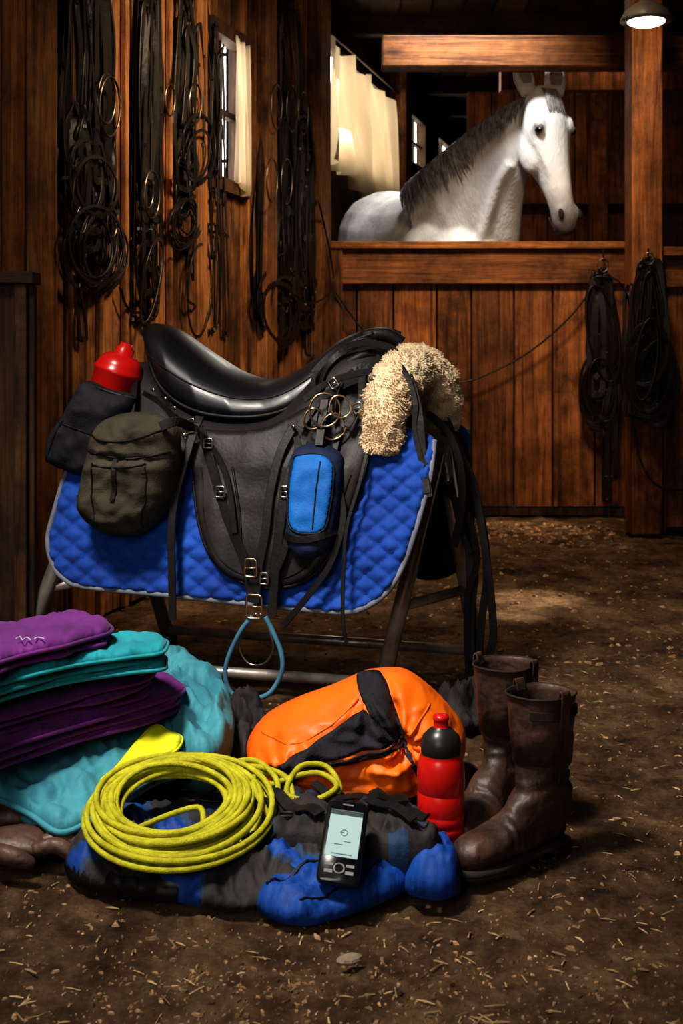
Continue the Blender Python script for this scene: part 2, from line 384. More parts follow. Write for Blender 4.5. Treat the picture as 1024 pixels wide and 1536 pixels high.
# ---------- walls ----------
def board_wall(name,p0,p1,z0,z1,bw,th,mats,holes=(),side=1):
    mb=MB();p0=Vector((*p0,0));p1=Vector((*p1,0));D=p1-p0;Ln=D.length;D.normalize();Nn=Vector((D.y,-D.x,0))*side
    cuts=[0.0];s=0
    while s<Ln:
        s+=bw*random.uniform(.8,1.2);cuts.append(min(s,Ln))
    for h in holes: cuts+=[h[0],h[1]]
    cuts=sorted(set(cuts))
    Mx=Matrix((( D.x,Nn.x,0),(D.y,Nn.y,0),(0,0,1)))
    for a,b in zip(cuts[:-1],cuts[1:]):
        if b-a<.012: continue
        mid=(a+b)/2;seg=[(z0,z1)]
        for h in holes:
            if h[0]<=mid<=h[1]: seg=[(z0,h[2]),(h[3],z1)]
        rr=random.random();dz=random.uniform(0,.008)
        for (za,zb) in seg:
            c=p0+D*mid+Nn*(dz-th/2);c.z=(za+zb)/2
            mb.box(c,(b-a-.008,th,zb-za),Mx,0,rr)
    ed=sorted(set([0,Ln]+[q for h in holes for q in h[:2]]))
    for a,b in zip(ed[:-1],ed[1:]):
        mid=(a+b)/2;seg=[(z0,z1)]
        for h in holes:
            if h[0]<=mid<=h[1]: seg=[(z0,h[2]),(h[3],z1)]
        for za,zb in seg:
            c=p0-Nn*(th+.01)+D*mid;c.z=(za+zb)/2;mb.box(c,(b-a,.02,zb-za),Mx,1,.1)
    return mb.obj(name,mats,smooth=False,bevel=.003)
ZC=3.2
k=math.hypot(1,.27)
def sA(d): return (d-1.0)*k
board_wall('wall_left',(-1.75+.27,1.0),(-1.75+.27*6.1,6.1),0,ZC,.16,.03,[M_woodL,M_woodD],holes=[(sA(4.68),sA(5.0),1.42,2.0)])
def sB(d): return (d-6.2)*k
board_wall('wall_stall_left',(-2.37+.27*6.2,6.2),(-2.37+.27*14,14),0,ZC,.2,.03,[M_woodD,M_woodD],holes=[(sB(8.25),sB(10.0),2.05,2.82),(sB(10.9),sB(11.5),2.4,2.85),(sB(12.1),sB(12.9),2.4,2.85)])
board_wall('wall_stall_corner',(-.75,6.2),(-.14,6.2),0,ZC,.17,.03,[M_woodL,M_woodD])
board_wall('wall_back',(1.3,14.0),(4.5,14.0),0,ZC,.22,.03,[M_woodD,M_woodD])
board_wall('wall_stall_back',(0.95,9.6),(2.9,9.6),0,2.75,.22,.03,[M_woodS,M_woodD])
board_wall('wall_right',(2.8,14.0),(2.8,-1.5),0,ZC,.2,.03,[M_woodD,M_woodD])
mb=MB()
for i in range(4): mb.box((-1.24+i*.14,3.12,.48),(.135,.03,.96),None,0)
mb.box((-.782,3.12,.48),(.03,.07,.96),None,0);mb.box((-1.05,3.12,.975),(.60,.09,.03),None,1)
mb.obj('partition',[M_woodD,M_woodDx],smooth=False,bevel=.003)
mb=MB()
Dv=Vector((.27,1,0)).normalized();Nv=Vector((Dv.y,-Dv.x,0));MA=Matrix(((Dv.x,Nv.x,0),(Dv.y,Nv.y,0),(0,0,1)))
def A_at(d,off): return Vector((-1.75+.27*d,d,0))+Nv*off
def B_at(d,off): return Vector((-2.37+.27*d,d,0))+Nv*off
for d,w,t in((3.42,.12,.03),(4.50,.10,.04),(5.2,.14,.06),(5.95,.16,.07)):
    c=A_at(d,t/2+.006);c.z=ZC/2;mb.box(c,(w,t,ZC),MA,0)
for d in np.arange(3.6,6.0,.17):
    if 4.55<d<5.1: continue
    c=A_at(d,.014);c.z=ZC/2;mb.box(c,(.024,.02,ZC),MA,0)
for d in(4.665,5.015):
    c=A_at(d,.013);c.z=1.7;mb.box(c,(.025,.016,.64),MA,1)
for z in(1.405,2.015):
    c=A_at(4.84,.015);c.z=z;mb.box(c,(.38,.020,.03),MA,1)
mb.obj('trim_1',[M_woodL,M_woodD],smooth=False,bevel=.004)
mb=MB();
mb.box((.6,6.3,ZC+.03),(6,16,.05),None,0,.3)
for i in range(14): mb.box((.6,i*1.05-.4,ZC-.08),(6,.1,.16),None,1)
for i in range(24): mb.box((-1.9+i*.22,6.3,ZC-.005),(.2,16,.02),None,0)
mb.obj('ceiling',[M_woodD,M_woodDx],smooth=False)
mb=MB();x0=-.15;D0=6.12
xx=x0
while xx<1.44:
    w=random.uniform(.16,.23);mb.box((xx+w/2,D0+.02,.6),(w-.008,.03,1.14),None,0);xx+=w
mb.box((.65,D0+.05,.62),(1.62,.02,1.2),None,2,.1)
mb.box((.66,D0-.005,1.2),(1.64,.05,.17),None,1);mb.box((.66,D0+.01,1.30),(1.68,.14,.035),None,1,.9)
mb.box((.66,D0+.03,.02),(1.64,.05,.05),None,2,.1)
mb.box((-.04,D0-.01,.66),(.09,.08,1.32),None,0)
mb.obj('wall_stall_front',[M_woodS,M_woodSx,M_woodD],smooth=False,bevel=.004)
mb=MB()
mb.box((1.315,5.52,ZC/2),(.135,.14,ZC),None,0,.6);mb.obj('post',[M_woodS],smooth=False,bevel=.008)
mb=MB();xx=1.39
while xx<2.75:
    w=.17;mb.box((xx+w/2,5.56,.6),(w-.006,.03,1.16),None,0);xx+=w
mb.box((2.08,5.585,.6),(1.4,.02,1.2),None,2,.1);mb.box((2.08,5.53,1.225),(1.4,.09,.04),None,1);mb.box((2.08,5.54,1.13),(1.4,.04,.12),None,1)
mb.box((1.4,5.84,.62),(.04,.6,1.24),None,0)
mb.obj('wall_stall_side',[M_woodS,M_woodSx,M_woodD],smooth=False,bevel=.004)
mb=MB();mb.box((1.48,6.3,2.27),(2.56,.14,.155),None,0,.3)
mb.obj('trim_2',[M_woodSx],smooth=False,bevel=.008)
mb=MB();
c=B_at(10.25,.08);c.z=ZC/2;mb.box(c,(.2,.14,ZC),MA,0,.5);mb.box((1.9,9.4,ZC/2),(.12,.12,ZC));mb.box((2.0,8.0,2.5),(2.0,.1,.14),None,0)
for z in(1.0,1.5,1.95): mb.box((1.95,9.5,z),(1.9,.05,.12),None,0,.4)
mb.obj('trim_3',[M_woodS],smooth=False)
M_day=emis('daylight_pane',(1.0,.92,.78),4.2);M_dayc=emis('daylight_pane_cool',(1.0,.97,.92),6)
def pane(name,P,d0,d1,z0,z1,m,bars):
    mb=MB();a=P(d0,-.06);b=P(d1,-.06)
    mb.add([a+Vector((0,0,z0)),b+Vector((0,0,z0)),b+Vector((0,0,z1)),a+Vector((0,0,z1))],[[0,1,2,3]],0)
    for t in bars:
        c=P(d0+(d1-d0)*t,-.03);c.z=(z0+z1)/2;mb.box(c,(.03,.03,z1-z0),MA,1)
    c=P((d0+d1)/2,-.03);c.z=(z0+z1)/2;mb.box(c,((d1-d0)*k,.03,.025),MA,1)
    for z in(z0,z1):
        c=P((d0+d1)/2,0.0);c.z=z;mb.box(c,((d1-d0)*k+.08,.06,.05),MA,1)
    for d in(d0,d1):
        c=P(d,0.0);c.z=(z0+z1)/2;mb.box(c,(.03,.06,z1-z0),MA,1)
    mb.obj(name,[m,M_woodD],smooth=False,recalc=False)
pane('window_1',A_at,4.68,5.0,1.42,2.0,M_dayc,[.45])
pane('window_2',B_at,8.25,10.0,2.05,2.82,M_day,[.5])
pane('window_3',B_at,10.9,11.5,2.4,2.85,M_day,[.5]);pane('window_4',B_at,12.1,12.9,2.4,2.85,M_day,[.5])
M_cur,nt,b=newmat('curtain_cloth');b.inputs['Base Color'].default_value=(.66,.54,.38,1);b.inputs['Roughness'].default_value=.9
tr=nd(nt,'ShaderNodeBsdfTranslucent');tr.inputs[0].default_value=(.46,.37,.25,1);mxs=nd(nt,'ShaderNodeMixShader');mxs.inputs[0].default_value=.6
out=nt.nodes['Material Output'];nt.links.new(b.outputs[0],mxs.inputs[1]);nt.links.new(tr.outputs[0],mxs.inputs[2]);nt.links.new(mxs.outputs[0],out.inputs[0])
def curtain(P,d0,dw,zt,zb,sw,amp,freq,rod):
    mb=MB();V=[];nu,nv=190,30
    for j in range(nv):
        for i in range(nu):
            u=i/(nu-1);v=j/(nv-1);d=d0+u*dw
            bot=zb-sw*u**2+.02*math.sin(u*9)
            z=zt-.3*sw*abs(math.sin(u*11))-.3*sw*u-(zt-bot)*v
            off=.03+amp*1.2+amp*math.sin(u*freq+1.8*math.sin(v*3+u*4))*(.4+.6*v)+amp*.7*math.sin(u*freq*.4+v*2)
            p=P(d+.07*dw*(v-.3)*u,off);p.z=z;V.append(p)
    mb.add(V,[[j*nu+i,j*nu+i+1,(j+1)*nu+i+1,(j+1)*nu+i] for j in range(nv-1) for i in range(nu-1)])
    a_=P(d0-.05*dw,.04+amp*1.2);b__=P(d0+dw*1.04,.04+amp*1.2);a_.z=b__.z=zt+.01;mb.tube([a_,b__],rod,8,mi=1)
    mb.obj('curtain',[M_cur,M_woodD],recalc=False)
curtain(B_at,8.16,1.86,2.83,2.02,.20,.045,70,.012)
curtain(A_at,4.84,.16,2.0,1.43,.03,.010,40,.006)

mb=MB();lc=R(969,32,5.0)
mb.revolve([(.103,0),(.1,.012),(.085,.04),(.05,.066),(.025,.078),(.022,.11),(.006,.115),(.005,ZC-.02-lc.z)],lc,(0,0,1),32,None)
mb.revolve([(.097,.003),(.094,.010),(.02,.05)],lc,(0,0,1),32,[1,1,1])
mb.ell(lc+Vector((0,0,.002)),Vector((.075,0,0)),Vector((0,.075,0)),Vector((0,0,.022)),2)
mb.obj('pendant_lamp',[mat('lamp_enamel',(.25,.22,.18),None,8,.4,.05,30),mat('lamp_white',(.8,.75,.65),None,8,.5,0,30),emis('bulb',(1,.85,.6),12)])

# ---------- hanging tack ----------
def bundle(mb,mp,cx,w,y0,y1,n,sw,hint,rng,low=None,seed=0):
    rd=random.Random(seed)
    for i in range(n):
        c=cx+rd.uniform(-w,w)*.55;top=y0+rd.uniform(0,rng);bot=y1-rd.uniform(0,(y1-y0)*.45);hw=rd.uniform(5,w*.55)
        o1=rd.uniform(.012,.05);P=[];sh=rd.uniform(-6,6)
        L=[(0,top),(-.5,top+12),(-.85,(top*2+bot)/3),(-1,(top+2*bot)/3),(-.95,bot-hw*.9),(-.5,bot-hw*.2),(0,bot),(.5,bot-hw*.2),(.95,bot-hw*.9),(1,(top+2*bot)/3),(.8,(top*2+bot)/3),(.4,top+10)]
        for a,y in L: P.append(mp(c+a*hw+sh*(y-top)/max(bot-top,1)+rd.uniform(-3,3),y,o1+rd.uniform(-.008,.008)))
        pts=cat(P,6,True)
        h2=Vector(hint)+Vector((rd.gauss(0,.3),rd.gauss(0,.3),0))
        if rd.random()<.75: mb.strap(pts,sw*rd.uniform(.7,1.3),.004,h2,0,True)
        else: mb.tube(pts,sw*.26,6,True,0)
        for q in range(rd.choice([0,1,2])):
            p=pts[rd.randrange(len(pts))];mb.box(p,(.02,.012,.01),None,rd.choice([0,0,1]))
def coils(mb,mp,cx,cy,rx,ry,n,sw,hint,seed):
    rd=random.Random(seed)
    for i in range(n):
        a0=rd.uniform(-.5,.5);x0=cx+rd.uniform(-.3,.3)*rx;y0=cy+rd.uniform(-.2,.2)*ry;fx=rd.uniform(.5,1);fy=rd.uniform(.75,1.1);o=rd.uniform(.02,.075)
        P=[]
        for q in range(14):
            a=2*math.pi*q/14;x=rx*fx*math.cos(a);y=ry*fy*math.sin(a)
            P.append(mp(x0+x*math.cos(a0)-y*math.sin(a0)*.5,y0+y+x*math.sin(a0)*.4,o+.008*math.sin(a*2)))
        if rd.random()<.6: mb.strap(cat(P,4,True),sw*rd.uniform(.7,1.1),.004,hint,0,True)
        else: mb.tube(cat(P,4,True),sw*.28,6,True,0)
def rings(mb,mp,L):
    for (px,py,r,off) in L:
        c=mp(px,py,off);e=(mp(px+10,py,off)-c).normalized()
        s=(mp(px+r,py,off)-c).length
        mb.ring(c,s*.8,s,.0036,e,Vector((0,0,1)),1,20,2,6)
hA=Nv
def hang(name,mp,hint,specs,rl,extra=(),cl=()):
    mb=MB()
    for sp in specs: bundle(mb,mp,*sp[:6],hint,*sp[6:])
    for c_ in cl: coils(mb,mp,*c_[:6],hint,c_[6])
    rings(mb,mp,rl)
    for e in extra: mb.tube(cat([mp(*q) for q in e],8),.0045,6)
    mb.obj(name,[M_brownstrap,M_ringm])
hang('hanging_bridle',WA,hA,[(132,44,-40,400,16,.021,50,None,1),(142,38,200,400,15,.015,40,None,2),(128,34,150,330,9,.022,30,None,3),(118,8,400,570,1,.012,10,None,5)],
 [(160,148,16,.08),(165,160,19,.09),(122,330,9,.06),(168,335,9,.06)],[[(135,-40,.02),(137,10,.03),(135,40,.05)]],[(142,378,42,56,14,.014,71),(135,270,40,55,6,.016,72)])
hang('hanging_bridle',WA,hA,[(222,22,-30,485,15,.022,60,None,11),(225,16,60,300,6,.018,40,None,12)],[(228,292,14,.07),(222,290,9,.06)],[[(180,430,.03),(195,465,.03),(235,470,.03)]],[(222,420,22,60,4,.013,73)])
hang('hanging_bridle',WA,hA,[(288,30,-20,340,16,.021,60,None,21),(280,20,200,330,8,.013,20,None,23),(305,24,330,500,3,.011,20,None,22)],[(293,155,11,.06),(255,150,9,.06)],[],[(281,332,24,34,9,.012,74),(300,230,28,50,4,.013,75),(298,420,20,80,3,.010,76)])
hang('hanging_bridle',WA,hA,[(325,8,20,400,4,.012,60,None,25),(332,8,60,540,2,.012,60,None,26)],[],[])
hang('hanging_bridle',WA,hA,[(420,34,120,560,24,.03,60,None,31),(420,34,0,300,10,.022,60,None,32),(424,34,300,500,16,.028,60,None,33)],[(415,160,10,.09),(438,163,10,.09),(408,270,10,.1),(430,272,10,.1)],[],[(420,470,30,60,6,.02,77)])
hang('hanging_bridle',WA,hA,[(464,28,160,500,22,.034,60,None,41),(460,24,240,430,14,.03,60,None,42),(470,16,380,545,6,.02,40,None,43)],[(455,170,9,.1)],[[(478,300,.08),(500,420,.1),(470,455,.1),(440,440,.08)]])
mpR1=lambda px,py,o:R(px,py,6.08-o);mpR2=lambda px,py,o:R(px,py,5.42-o)
hang('hanging_halter',mpR1,Vector((0,1,0)),[(903,24,400,620,15,.028,25,None,51),(910,12,560,795,2,.03,30,None,52)],[(904,398,10,.05)],
 [[(905,392,.03),(904,375,.03)],[(890,430,.03),(850,480,.03),(790,530,.02),(720,566,.02),(680,575,.02)],[(880,430,.03),(895,415,.05),(925,420,.05),(938,440,.03)],[(505,440,.03),(540,490,.02),(600,540,.02)]],[(898,590,28,50,7,.018,81),(904,500,24,70,4,.02,82)])
hang('hanging_halter',mpR2,Vector((0,1,0)),[(972,30,385,620,16,.028,30,None,61),(948,14,420,640,3,.018,20,None,63)],[(973,388,9,.05)],
 [[(972,372,.03),(972,390,.03)],[(945,620,.03),(960,690,.03),(985,728,.03),(1024,735,.03)]],[(980,570,36,62,12,.018,83),(968,540,32,60,6,.02,84)])

# ---------- horse ----------
M_horse,nt,b=newmat('horse_coat');L=nt.links
tc=nd(nt,'ShaderNodeTexCoord');n=nd(nt,'ShaderNodeTexNoise',Scale=5,Detail=8,Roughness=.6);L.new(tc.outputs['Object'],n.inputs[0])
cr=nd(nt,'ShaderNodeValToRGB');e=cr.color_ramp.elements;e[0].position=.34;e[0].color=(.48,.46,.46,1);e[1].position=.56;e[1].color=(.82,.79,.77,1);L.new(n.outputs[0],cr.inputs[0])
b.inputs['Roughness'].default_value=.75;b.inputs['Specular IOR Level'].default_value=.25
hbn=nd(nt,'ShaderNodeTexNoise',Scale=90,Detail=4);hmp=nd(nt,'ShaderNodeMapping');hmp.inputs['Scale'].default_value=(1,1,.35);L.new(tc.outputs['Object'],hmp.inputs[0]);L.new(hmp.outputs[0],hbn.inputs['Vector'])
hb_=nd(nt,'ShaderNodeBump',Strength=.5,Distance=.008);L.new(hbn.outputs[0],hb_.inputs['Height']);L.new(hb_.outputs[0],b.inputs['Normal'])
horse=empty('horse')
mb=MB()
def rpt(T,B,w,wd,a,sq=2.2,k_=1.0):
    c=(T+B)/2;h=(T-B)/2;ca,sa=math.cos(a),math.sin(a)
    return c+(h*math.copysign(abs(sa)**(2/sq),sa)+wd*w*math.copysign(abs(ca)**(2/sq),ca))*k_
def ring2(T,B,w,wd,n=20,sq=2.2): return [rpt(T,B,w,wd,2*math.pi*i/n,sq) for i in range(n)]
wdn=Vector((.78,.62,0))
nk=[((798,145),(788,235),.07,6.50),((768,160),(782,275),.085,6.54),((728,187),(776,318),.10,6.62),((690,219),(771,372),.125,6.7),((652,254),(763,430),.165,6.82),((618,286),(745,500),.20,7.0)]
NK=[(R(*a,d),R(*b_,d),w) for a,b_,w,d in nk]
nkI=[]
for i in range(len(NK)-1):
    for q in range(4):
        f=q/4;nkI.append((NK[i][0].lerp(NK[i+1][0],f),NK[i][1].lerp(NK[i+1][1],f),NK[i][2]*(1-f)+NK[i+1][2]*f))
nkI.append(NK[-1])
mb.loft([ring2(T,B,w,wdn) for T,B,w in nkI])
mb.tube(cat([NK[1][1].lerp(NK[1][0],.25)-wdn*.06,NK[2][1].lerp(NK[2][0],.28)-wdn*.085,NK[3][1].lerp(NK[3][0],.25)-wdn*.11,NK[4][1].lerp(NK[4][0],.2)-wdn*.14],6),.035,10)
wdb=Vector((.89,.46,0))
bs=[(.83,6.68,1.15,1.40,.10),(.77,6.76,1.0,1.5,.22),(.66,6.95,.93,1.64,.27),(.52,7.18,.92,1.70,.30),(.40,7.38,.95,1.71,.31),(.29,7.58,1.0,1.75,.30),(.215,7.76,1.1,1.74,.27),(.15,7.9,1.25,1.62,.17)]
mb.loft([ring2(Vector((x,y,z1)),Vector((x,y,z0)),w,wdb) for x,y,z0,z1,w in bs])
mb.ell(Vector((.60,6.98,1.28))-wdb*.20,Vector((.05,-.08,.20)),Vector((.10,-.10,-.04)),wdb*.10)
def leg(pts): 
    mb.tube(cat([p for p,_ in pts],4),[float(np.interp(i,[j*4 for j in range(len(pts))],[r for _,r in pts])) for i in range(4*(len(pts)-1)+1)],14)
for sx in(-1,1):
    o=wdb*(sx*.15)
    leg([(Vector((.72,6.85,1.25))+o,.13),(Vector((.74,6.82,.95))+o,.09),(Vector((.75,6.81,.55))+o,.055),(Vector((.75,6.82,.5))+o,.05),(Vector((.75,6.82,.16))+o,.034),(Vector((.77,6.78,.09))+o,.045),(Vector((.79,6.75,.01))+o,.065)])
    leg([(Vector((.24,7.7,1.35))+o,.19),(Vector((.30,7.58,1.05))+o,.13),(Vector((.22,7.74,.62))+o,.065),(Vector((.19,7.8,.55))+o,.06),(Vector((.21,7.77,.16))+o,.038),(Vector((.24,7.72,.09))+o,.05),(Vector((.25,7.70,.01))+o,.068)])
Lh=Vector((.14,-.20,-.965)).normalized();Fh=Vector((.46,-.88,0));Fh=(Fh-Lh*Fh.dot(Lh)).normalized();Sh=Lh.cross(Fh).normalized()
P0=R(812,138,6.42)
hs=[(-.03,.04,.03,.03),(0,.078,.055,.07),(.05,.100,.070,.11),(.12,.115,.082,.15),(.19,.120,.088,.18),(.26,.112,.086,.20),(.33,.092,.082,.205),(.40,.075,.078,.17),(.47,.064,.073,.13),(.55,.057,.066,.10),(.62,.058,.060,.085),(.68,.063,.056,.080),(.725,.056,.044,.072),(.755,.032,.02,.04)]
hsI=cat([Vector(h[:3]) for h in hs],3);bkI=np.interp(np.linspace(0,len(hs)-1,len(hsI)),range(len(hs)),[h[3] for h in hs])
def hring(t,w,f,bk,n=28):
    out=[];c=P0+Lh*t
    for i in range(n):
        a=2*math.pi*i/n;ca,sa=math.cos(a),math.sin(a)
        ex=2/2.35
        yy=math.copysign(abs(sa)**ex,sa);xx=math.copysign(abs(ca)**ex,ca)
        ww=w*((1-.22*sa) if sa>0 else (1-.30*abs(sa)))
        out.append(c+Sh*xx*ww+Fh*(yy*f if sa>0 else yy*bk))
    return out
mb.loft([hring(h.x,h.y,h.z,float(q)) for h,q in zip(hsI,bkI)])
for sg in(-1,1):
    mb.ell(P0+Lh*.195+Sh*.092*sg+Fh*.050,Lh*.05,Sh*.026,Fh*.030)
    mb.ell(P0+Lh*.28+Sh*.068*sg-Fh*.085,Lh*.13,Sh*.036,Fh*.10)
    mb.ell(P0+Lh*.655+Sh*.044*sg+Fh*.032,Lh*.040,Sh*.024,Fh*.026)
    mb.tube(cat([P0+Lh*.27+Sh*.094*sg+Fh*.02,P0+Lh*.36+Sh*.078*sg+Fh*.018,P0+Lh*.46+Sh*.060*sg+Fh*.02],5),[.010]*10+[.004],8)
mb.ell(P0+Lh*.70-Fh*.055,Lh*.04,Sh*.038,Fh*.03)
ho=mb.obj('body',[M_horse],parent=horse)
rm=ho.modifiers.new('r','REMESH');rm.mode='VOXEL';rm.voxel_size=.011;rm.use_smooth_shade=True
sm=ho.modifiers.new('sm','SMOOTH');sm.factor=.6;sm.iterations=6
def distfac(pt,a,b_):
    dn=nd(nt,'ShaderNodeVectorMath',operation='DISTANCE');L.new(tc.outputs['Object'],dn.inputs[0]);dn.inputs[1].default_value=(pt-ho.location)[:]
    mr=nd(nt,'ShaderNodeMapRange');mr.inputs['From Min'].default_value=a;mr.inputs['From Max'].default_value=b_;L.new(dn.outputs['Value'],mr.inputs[0]);return mr.outputs[0]
def mixc(fac,c1,src):
    mix=nd(nt,'ShaderNodeMix',data_type='RGBA');L.new(fac,mix.inputs[0]);mix.inputs[6].default_value=(*c1,1);L.new(src,mix.inputs[7]);return mix.outputs[2]
o1=mixc(distfac(P0+Lh*.2+Fh*.03,.18,.34),(.82,.80,.78),cr.outputs[0])
o1=mixc(distfac(P0+Lh*.76+Fh*.0,.07,.25),(.13,.115,.12),o1)
for sg in(-1,1): o1=mixc(distfac(P0+Lh*.23+Sh*.12*sg+Fh*.04,.022,.055),(.30,.28,.28),o1)
o1=mixc(distfac(NK[2][0].lerp(NK[2][1],.6)-wdn*.05,.05,.26),(.46,.44,.45),o1)
L.new(o1,b.inputs['Base Color'])
M_earc=mat('horse_ear',(.66,.63,.60),(.45,.42,.41),20,.9,.2,60)
M_earin=mat('horse_ear_inner',(.30,.25,.23),(.18,.14,.13),20,.9,.2,60)
M_eye=mat('horse_eye',(.006,.005,.004),None,8,.1,0,30,coat=.4)
mb=MB()
for sg in(-1,1):
    base=P0-Lh*.005+Sh*(.088*sg)-Fh*.0
    up=(-Lh+Sh*(sg*.13)+Vector((.04,0,0))).normalized();rings_=[]
    fr=(Fh+Sh*(sg*-.10)+Vector((-.25,0,0))).normalized();sd=up.cross(fr).normalized()
    for t,w,dp in((-.02,.040,.036),(.015,.050,.040),(.06,.058,.042),(.105,.052,.036),(.15,.036,.024),(.19,.015,.012),(.215,.003,.003)):
        c=base+up*t;rr=[]
        for i in range(16):
            a=2*math.pi*i/16;sa=math.sin(a)
            rr.append(c+sd*w*math.cos(a)-fr*(dp*(-sa if sa<0 else -.3*sa)))
        rings_.append(rr)
    mb.loft(rings_,0)
    V=[];ts=[(.03,.024),(.065,.034),(.11,.030),(.15,.018),(.19,.005)]
    for t,w in ts:
        c=base+up*t;V+= [c-sd*w+fr*.010,c+fr*.007,c+sd*w+fr*.010]
    mb.add([v+fr*.008 for v in V],[[3*i+j,3*i+j+1,3*i+j+4,3*i+j+3] for i in range(4) for j in range(2)],1)
mb.obj('ears',[M_earc,M_earin],parent=horse)
mb=MB()
for sg in(-1,1):
    mb.ell(P0+Lh*.232+Sh*.104*sg+Fh*.050,Lh*.018+Fh*.004,Sh*.015,Fh*.024,0)
    mb.ell(P0+Lh*.224+Sh*.099*sg+Fh*.050,Lh*.024,Sh*.016,Fh*.030,1)
    mb.ell(P0+Lh*.668+Sh*.056*sg+Fh*.046,Lh*.028,Sh*.014,Fh*.014,2)
mb.tube(cat([P0+Lh*.655+Sh*.062-Fh*.048,P0+Lh*.705+Sh*.055-Fh*.038,P0+Lh*.74+Sh*.03-Fh*.030,P0+Lh*.752-Fh*.028,P0+Lh*.74-Sh*.03-Fh*.030,P0+Lh*.705-Sh*.055-Fh*.038],5),.004,6,mi=2)
mb.obj('eyes_and_nostrils',[M_eye,mat('horse_eyelid',(.13,.12,.12),None,10,.8,.2,60),mat('nostril',(.02,.015,.015),None,8,.8,0,10)],parent=horse)
M_mane=mat('horse_mane',(.46,.43,.43),(.18,.165,.17),30,.6,.2,80,rvar=.65)
mb=MB();rd=random.Random(3)
def neck_at(t,a,k_):
    t=min(max(t,0),len(NK)-1.001);i=int(t);f=t-i;T=NK[i][0].lerp(NK[i+1][0],f);B=NK[i][1].lerp(NK[i+1][1],f);w=NK[i][2]*(1-f)+NK[i+1][2]*f
    return rpt(T,B,w,wdn,a,2.2,k_)
for i in range(3600):
    t=.2+rd.random()*4.6;P=[];ln=(rd.uniform(.45,1.25)+.3*noise.noise(Vector((t*3,0,0))))*(1 if t<3.4 else .8);sl=rd.gauss(.02,.09)+.16*noise.noise(Vector((t*2.2,5,0)));st=math.pi/2+rd.uniform(-.3,.15)
    ph=rd.uniform(-.02,.06)
    for q in range(7):
        f=q/6;P.append(neck_at(t+sl*f*2.0+.10*math.sin(f*3+t*5)*f,st+ln*f,1.02+ph*math.sin(f*math.pi)+.012*f))
    mb.tube(P,[.003,.0033,.0033,.003,.0025,.0018,.0006],3,cap=False)
for i in range(140):
    x=rd.uniform(-.04,.04);P=[P0+Sh*x*.6-Lh*.02-Fh*.02,P0+Sh*x+Lh*.01+Fh*.06,P0+Sh*(x*1.2)+Lh*(.05+rd.uniform(0,.03))+Fh*.081,P0+Sh*(x*1.3)+Lh*(.08+rd.uniform(0,.07))+Fh*.087]
    mb.tube(cat(P,3),[.003]*9+[.001],3,cap=False)
mb.obj('mane',[M_mane],parent=horse,recalc=False)
mb=MB()
for i in range(90):
    p=Vector((.15,7.92,1.55));dx=rd.gauss(0,.04);mb.tube(cat([p,p+Vector((-.03,.08,-.05)),p+Vector((dx-.03,.1,-.5)),p+Vector((dx*1.4-.03,.09+rd.gauss(0,.03),-.95))],4),.006,4)
mb.obj('tail',[M_mane],parent=horse,recalc=False)

# ---------- saddle stand ----------
mb=MB();nl=Vector((-.80,3.1,0));fl=Vector((-.47,3.45,0));nr=Vector((.085,2.87,0));fr=Vector((.345,3.2,0))
aR=R(662,655,3.02);aL=Vector((-.60,3.26,.59));aR.z=.59
r=.0185
for a,p in((aL,nl),(aL,fl),(aR,nr),(aR,fr)):
    mb.tube([a,p+Vector((0,0,.012))],r,16);mb.revolve([(.024,0),(.024,.02),(r,.03)],p,(0,0,1),16,[1,1,1])
mb.tube([aL,aR],.02,16);mb.tube([nl.lerp(aL,.07),nr.lerp(aR,.07)],.013,12)
mb.tube([fl.lerp(aL,.07),fr.lerp(aR,.07)],.013,12)
for a,b2,c2 in((aL,nl,fl),(aR,nr,fr)): mb.tube([b2.lerp(a,.35),c2.lerp(a,.35)],.012,12)
mb.obj('saddle_stand',[M_rack,M_cap])

# ---------- saddle pad ----------
smap=lambda dl:(lambda u,v,o:SL(u,v,lyp(v)+dl)+Vector((0,-o,0)))
padO=[(110,690),(98,715),(84,762),(73,808),(80,845),(98,868),(130,880),(260,893),(420,910),(510,918),(545,912),(580,888),(606,845),(628,780),(645,715),(652,660),(600,640),(480,650),(300,650),(170,660)]
mb=MB()
puff(mb,padO,smap(0),4.5,7,.006,.012,0,extra=lambda u,v:quilt(u,v,27,.012)+.009*nz(u,v,.012)+.006*nz(u,v,.03))
pl=cat2(padO[0:16],8)
mb.tube([smap(0)(x,y,.004) for x,y in pl],.0065,8,mi=1)
V=[Vector((p.x,-p.y,p.z)) for p in mb.v];mb.add(V,[f[::-1] for f in mb.f[:]],list(mb.m[:]))
mb.obj('saddle_pad',[M_blue,M_bind],M=SM,recalc=False)

# ---------- saddle ----------
saddle=empty('saddle')
mb=MB()
def interp_st(T):
    A=np.array(T,float);s=np.arange(len(A));P=cat([Vector(a[:3]) for a in T],12);
    P=np.array([p[:] for p in P]);W=np.interp(np.linspace(0,len(A)-1,len(P)),s,A[:,3])
    return [(P[i][0],P[i][1],P[i][2],W[i]) for i in range(len(P))]
seat=[(220,497,506,.035),(224,489,535,.085),(236,485,570,.13),(262,492,598,.16),(300,520,616,.175),(350,553,623,.175),(400,568,620,.158),(440,560,606,.132),(480,534,578,.098),(515,508,545,.07),(545,496,518,.052),(562,498,516,.035)]
V=[];S=interp_st(seat);NT=25
for px,t,bt,w in S:
    zc=SL(px,t,0).z;lx=SL(px,t,0).x;ze=SL(px,bt,-w).z;lxe=SL(px,bt,-w).x
    for j in range(NT):
        q=-1+2*j/(NT-1);a=abs(q)
        y=w*math.sin(q*math.pi/2);f=a**1.9
        V.append(Vector((lx+(lxe-lx)*f,y,zc+(ze-zc)*f)))
n=len(S)
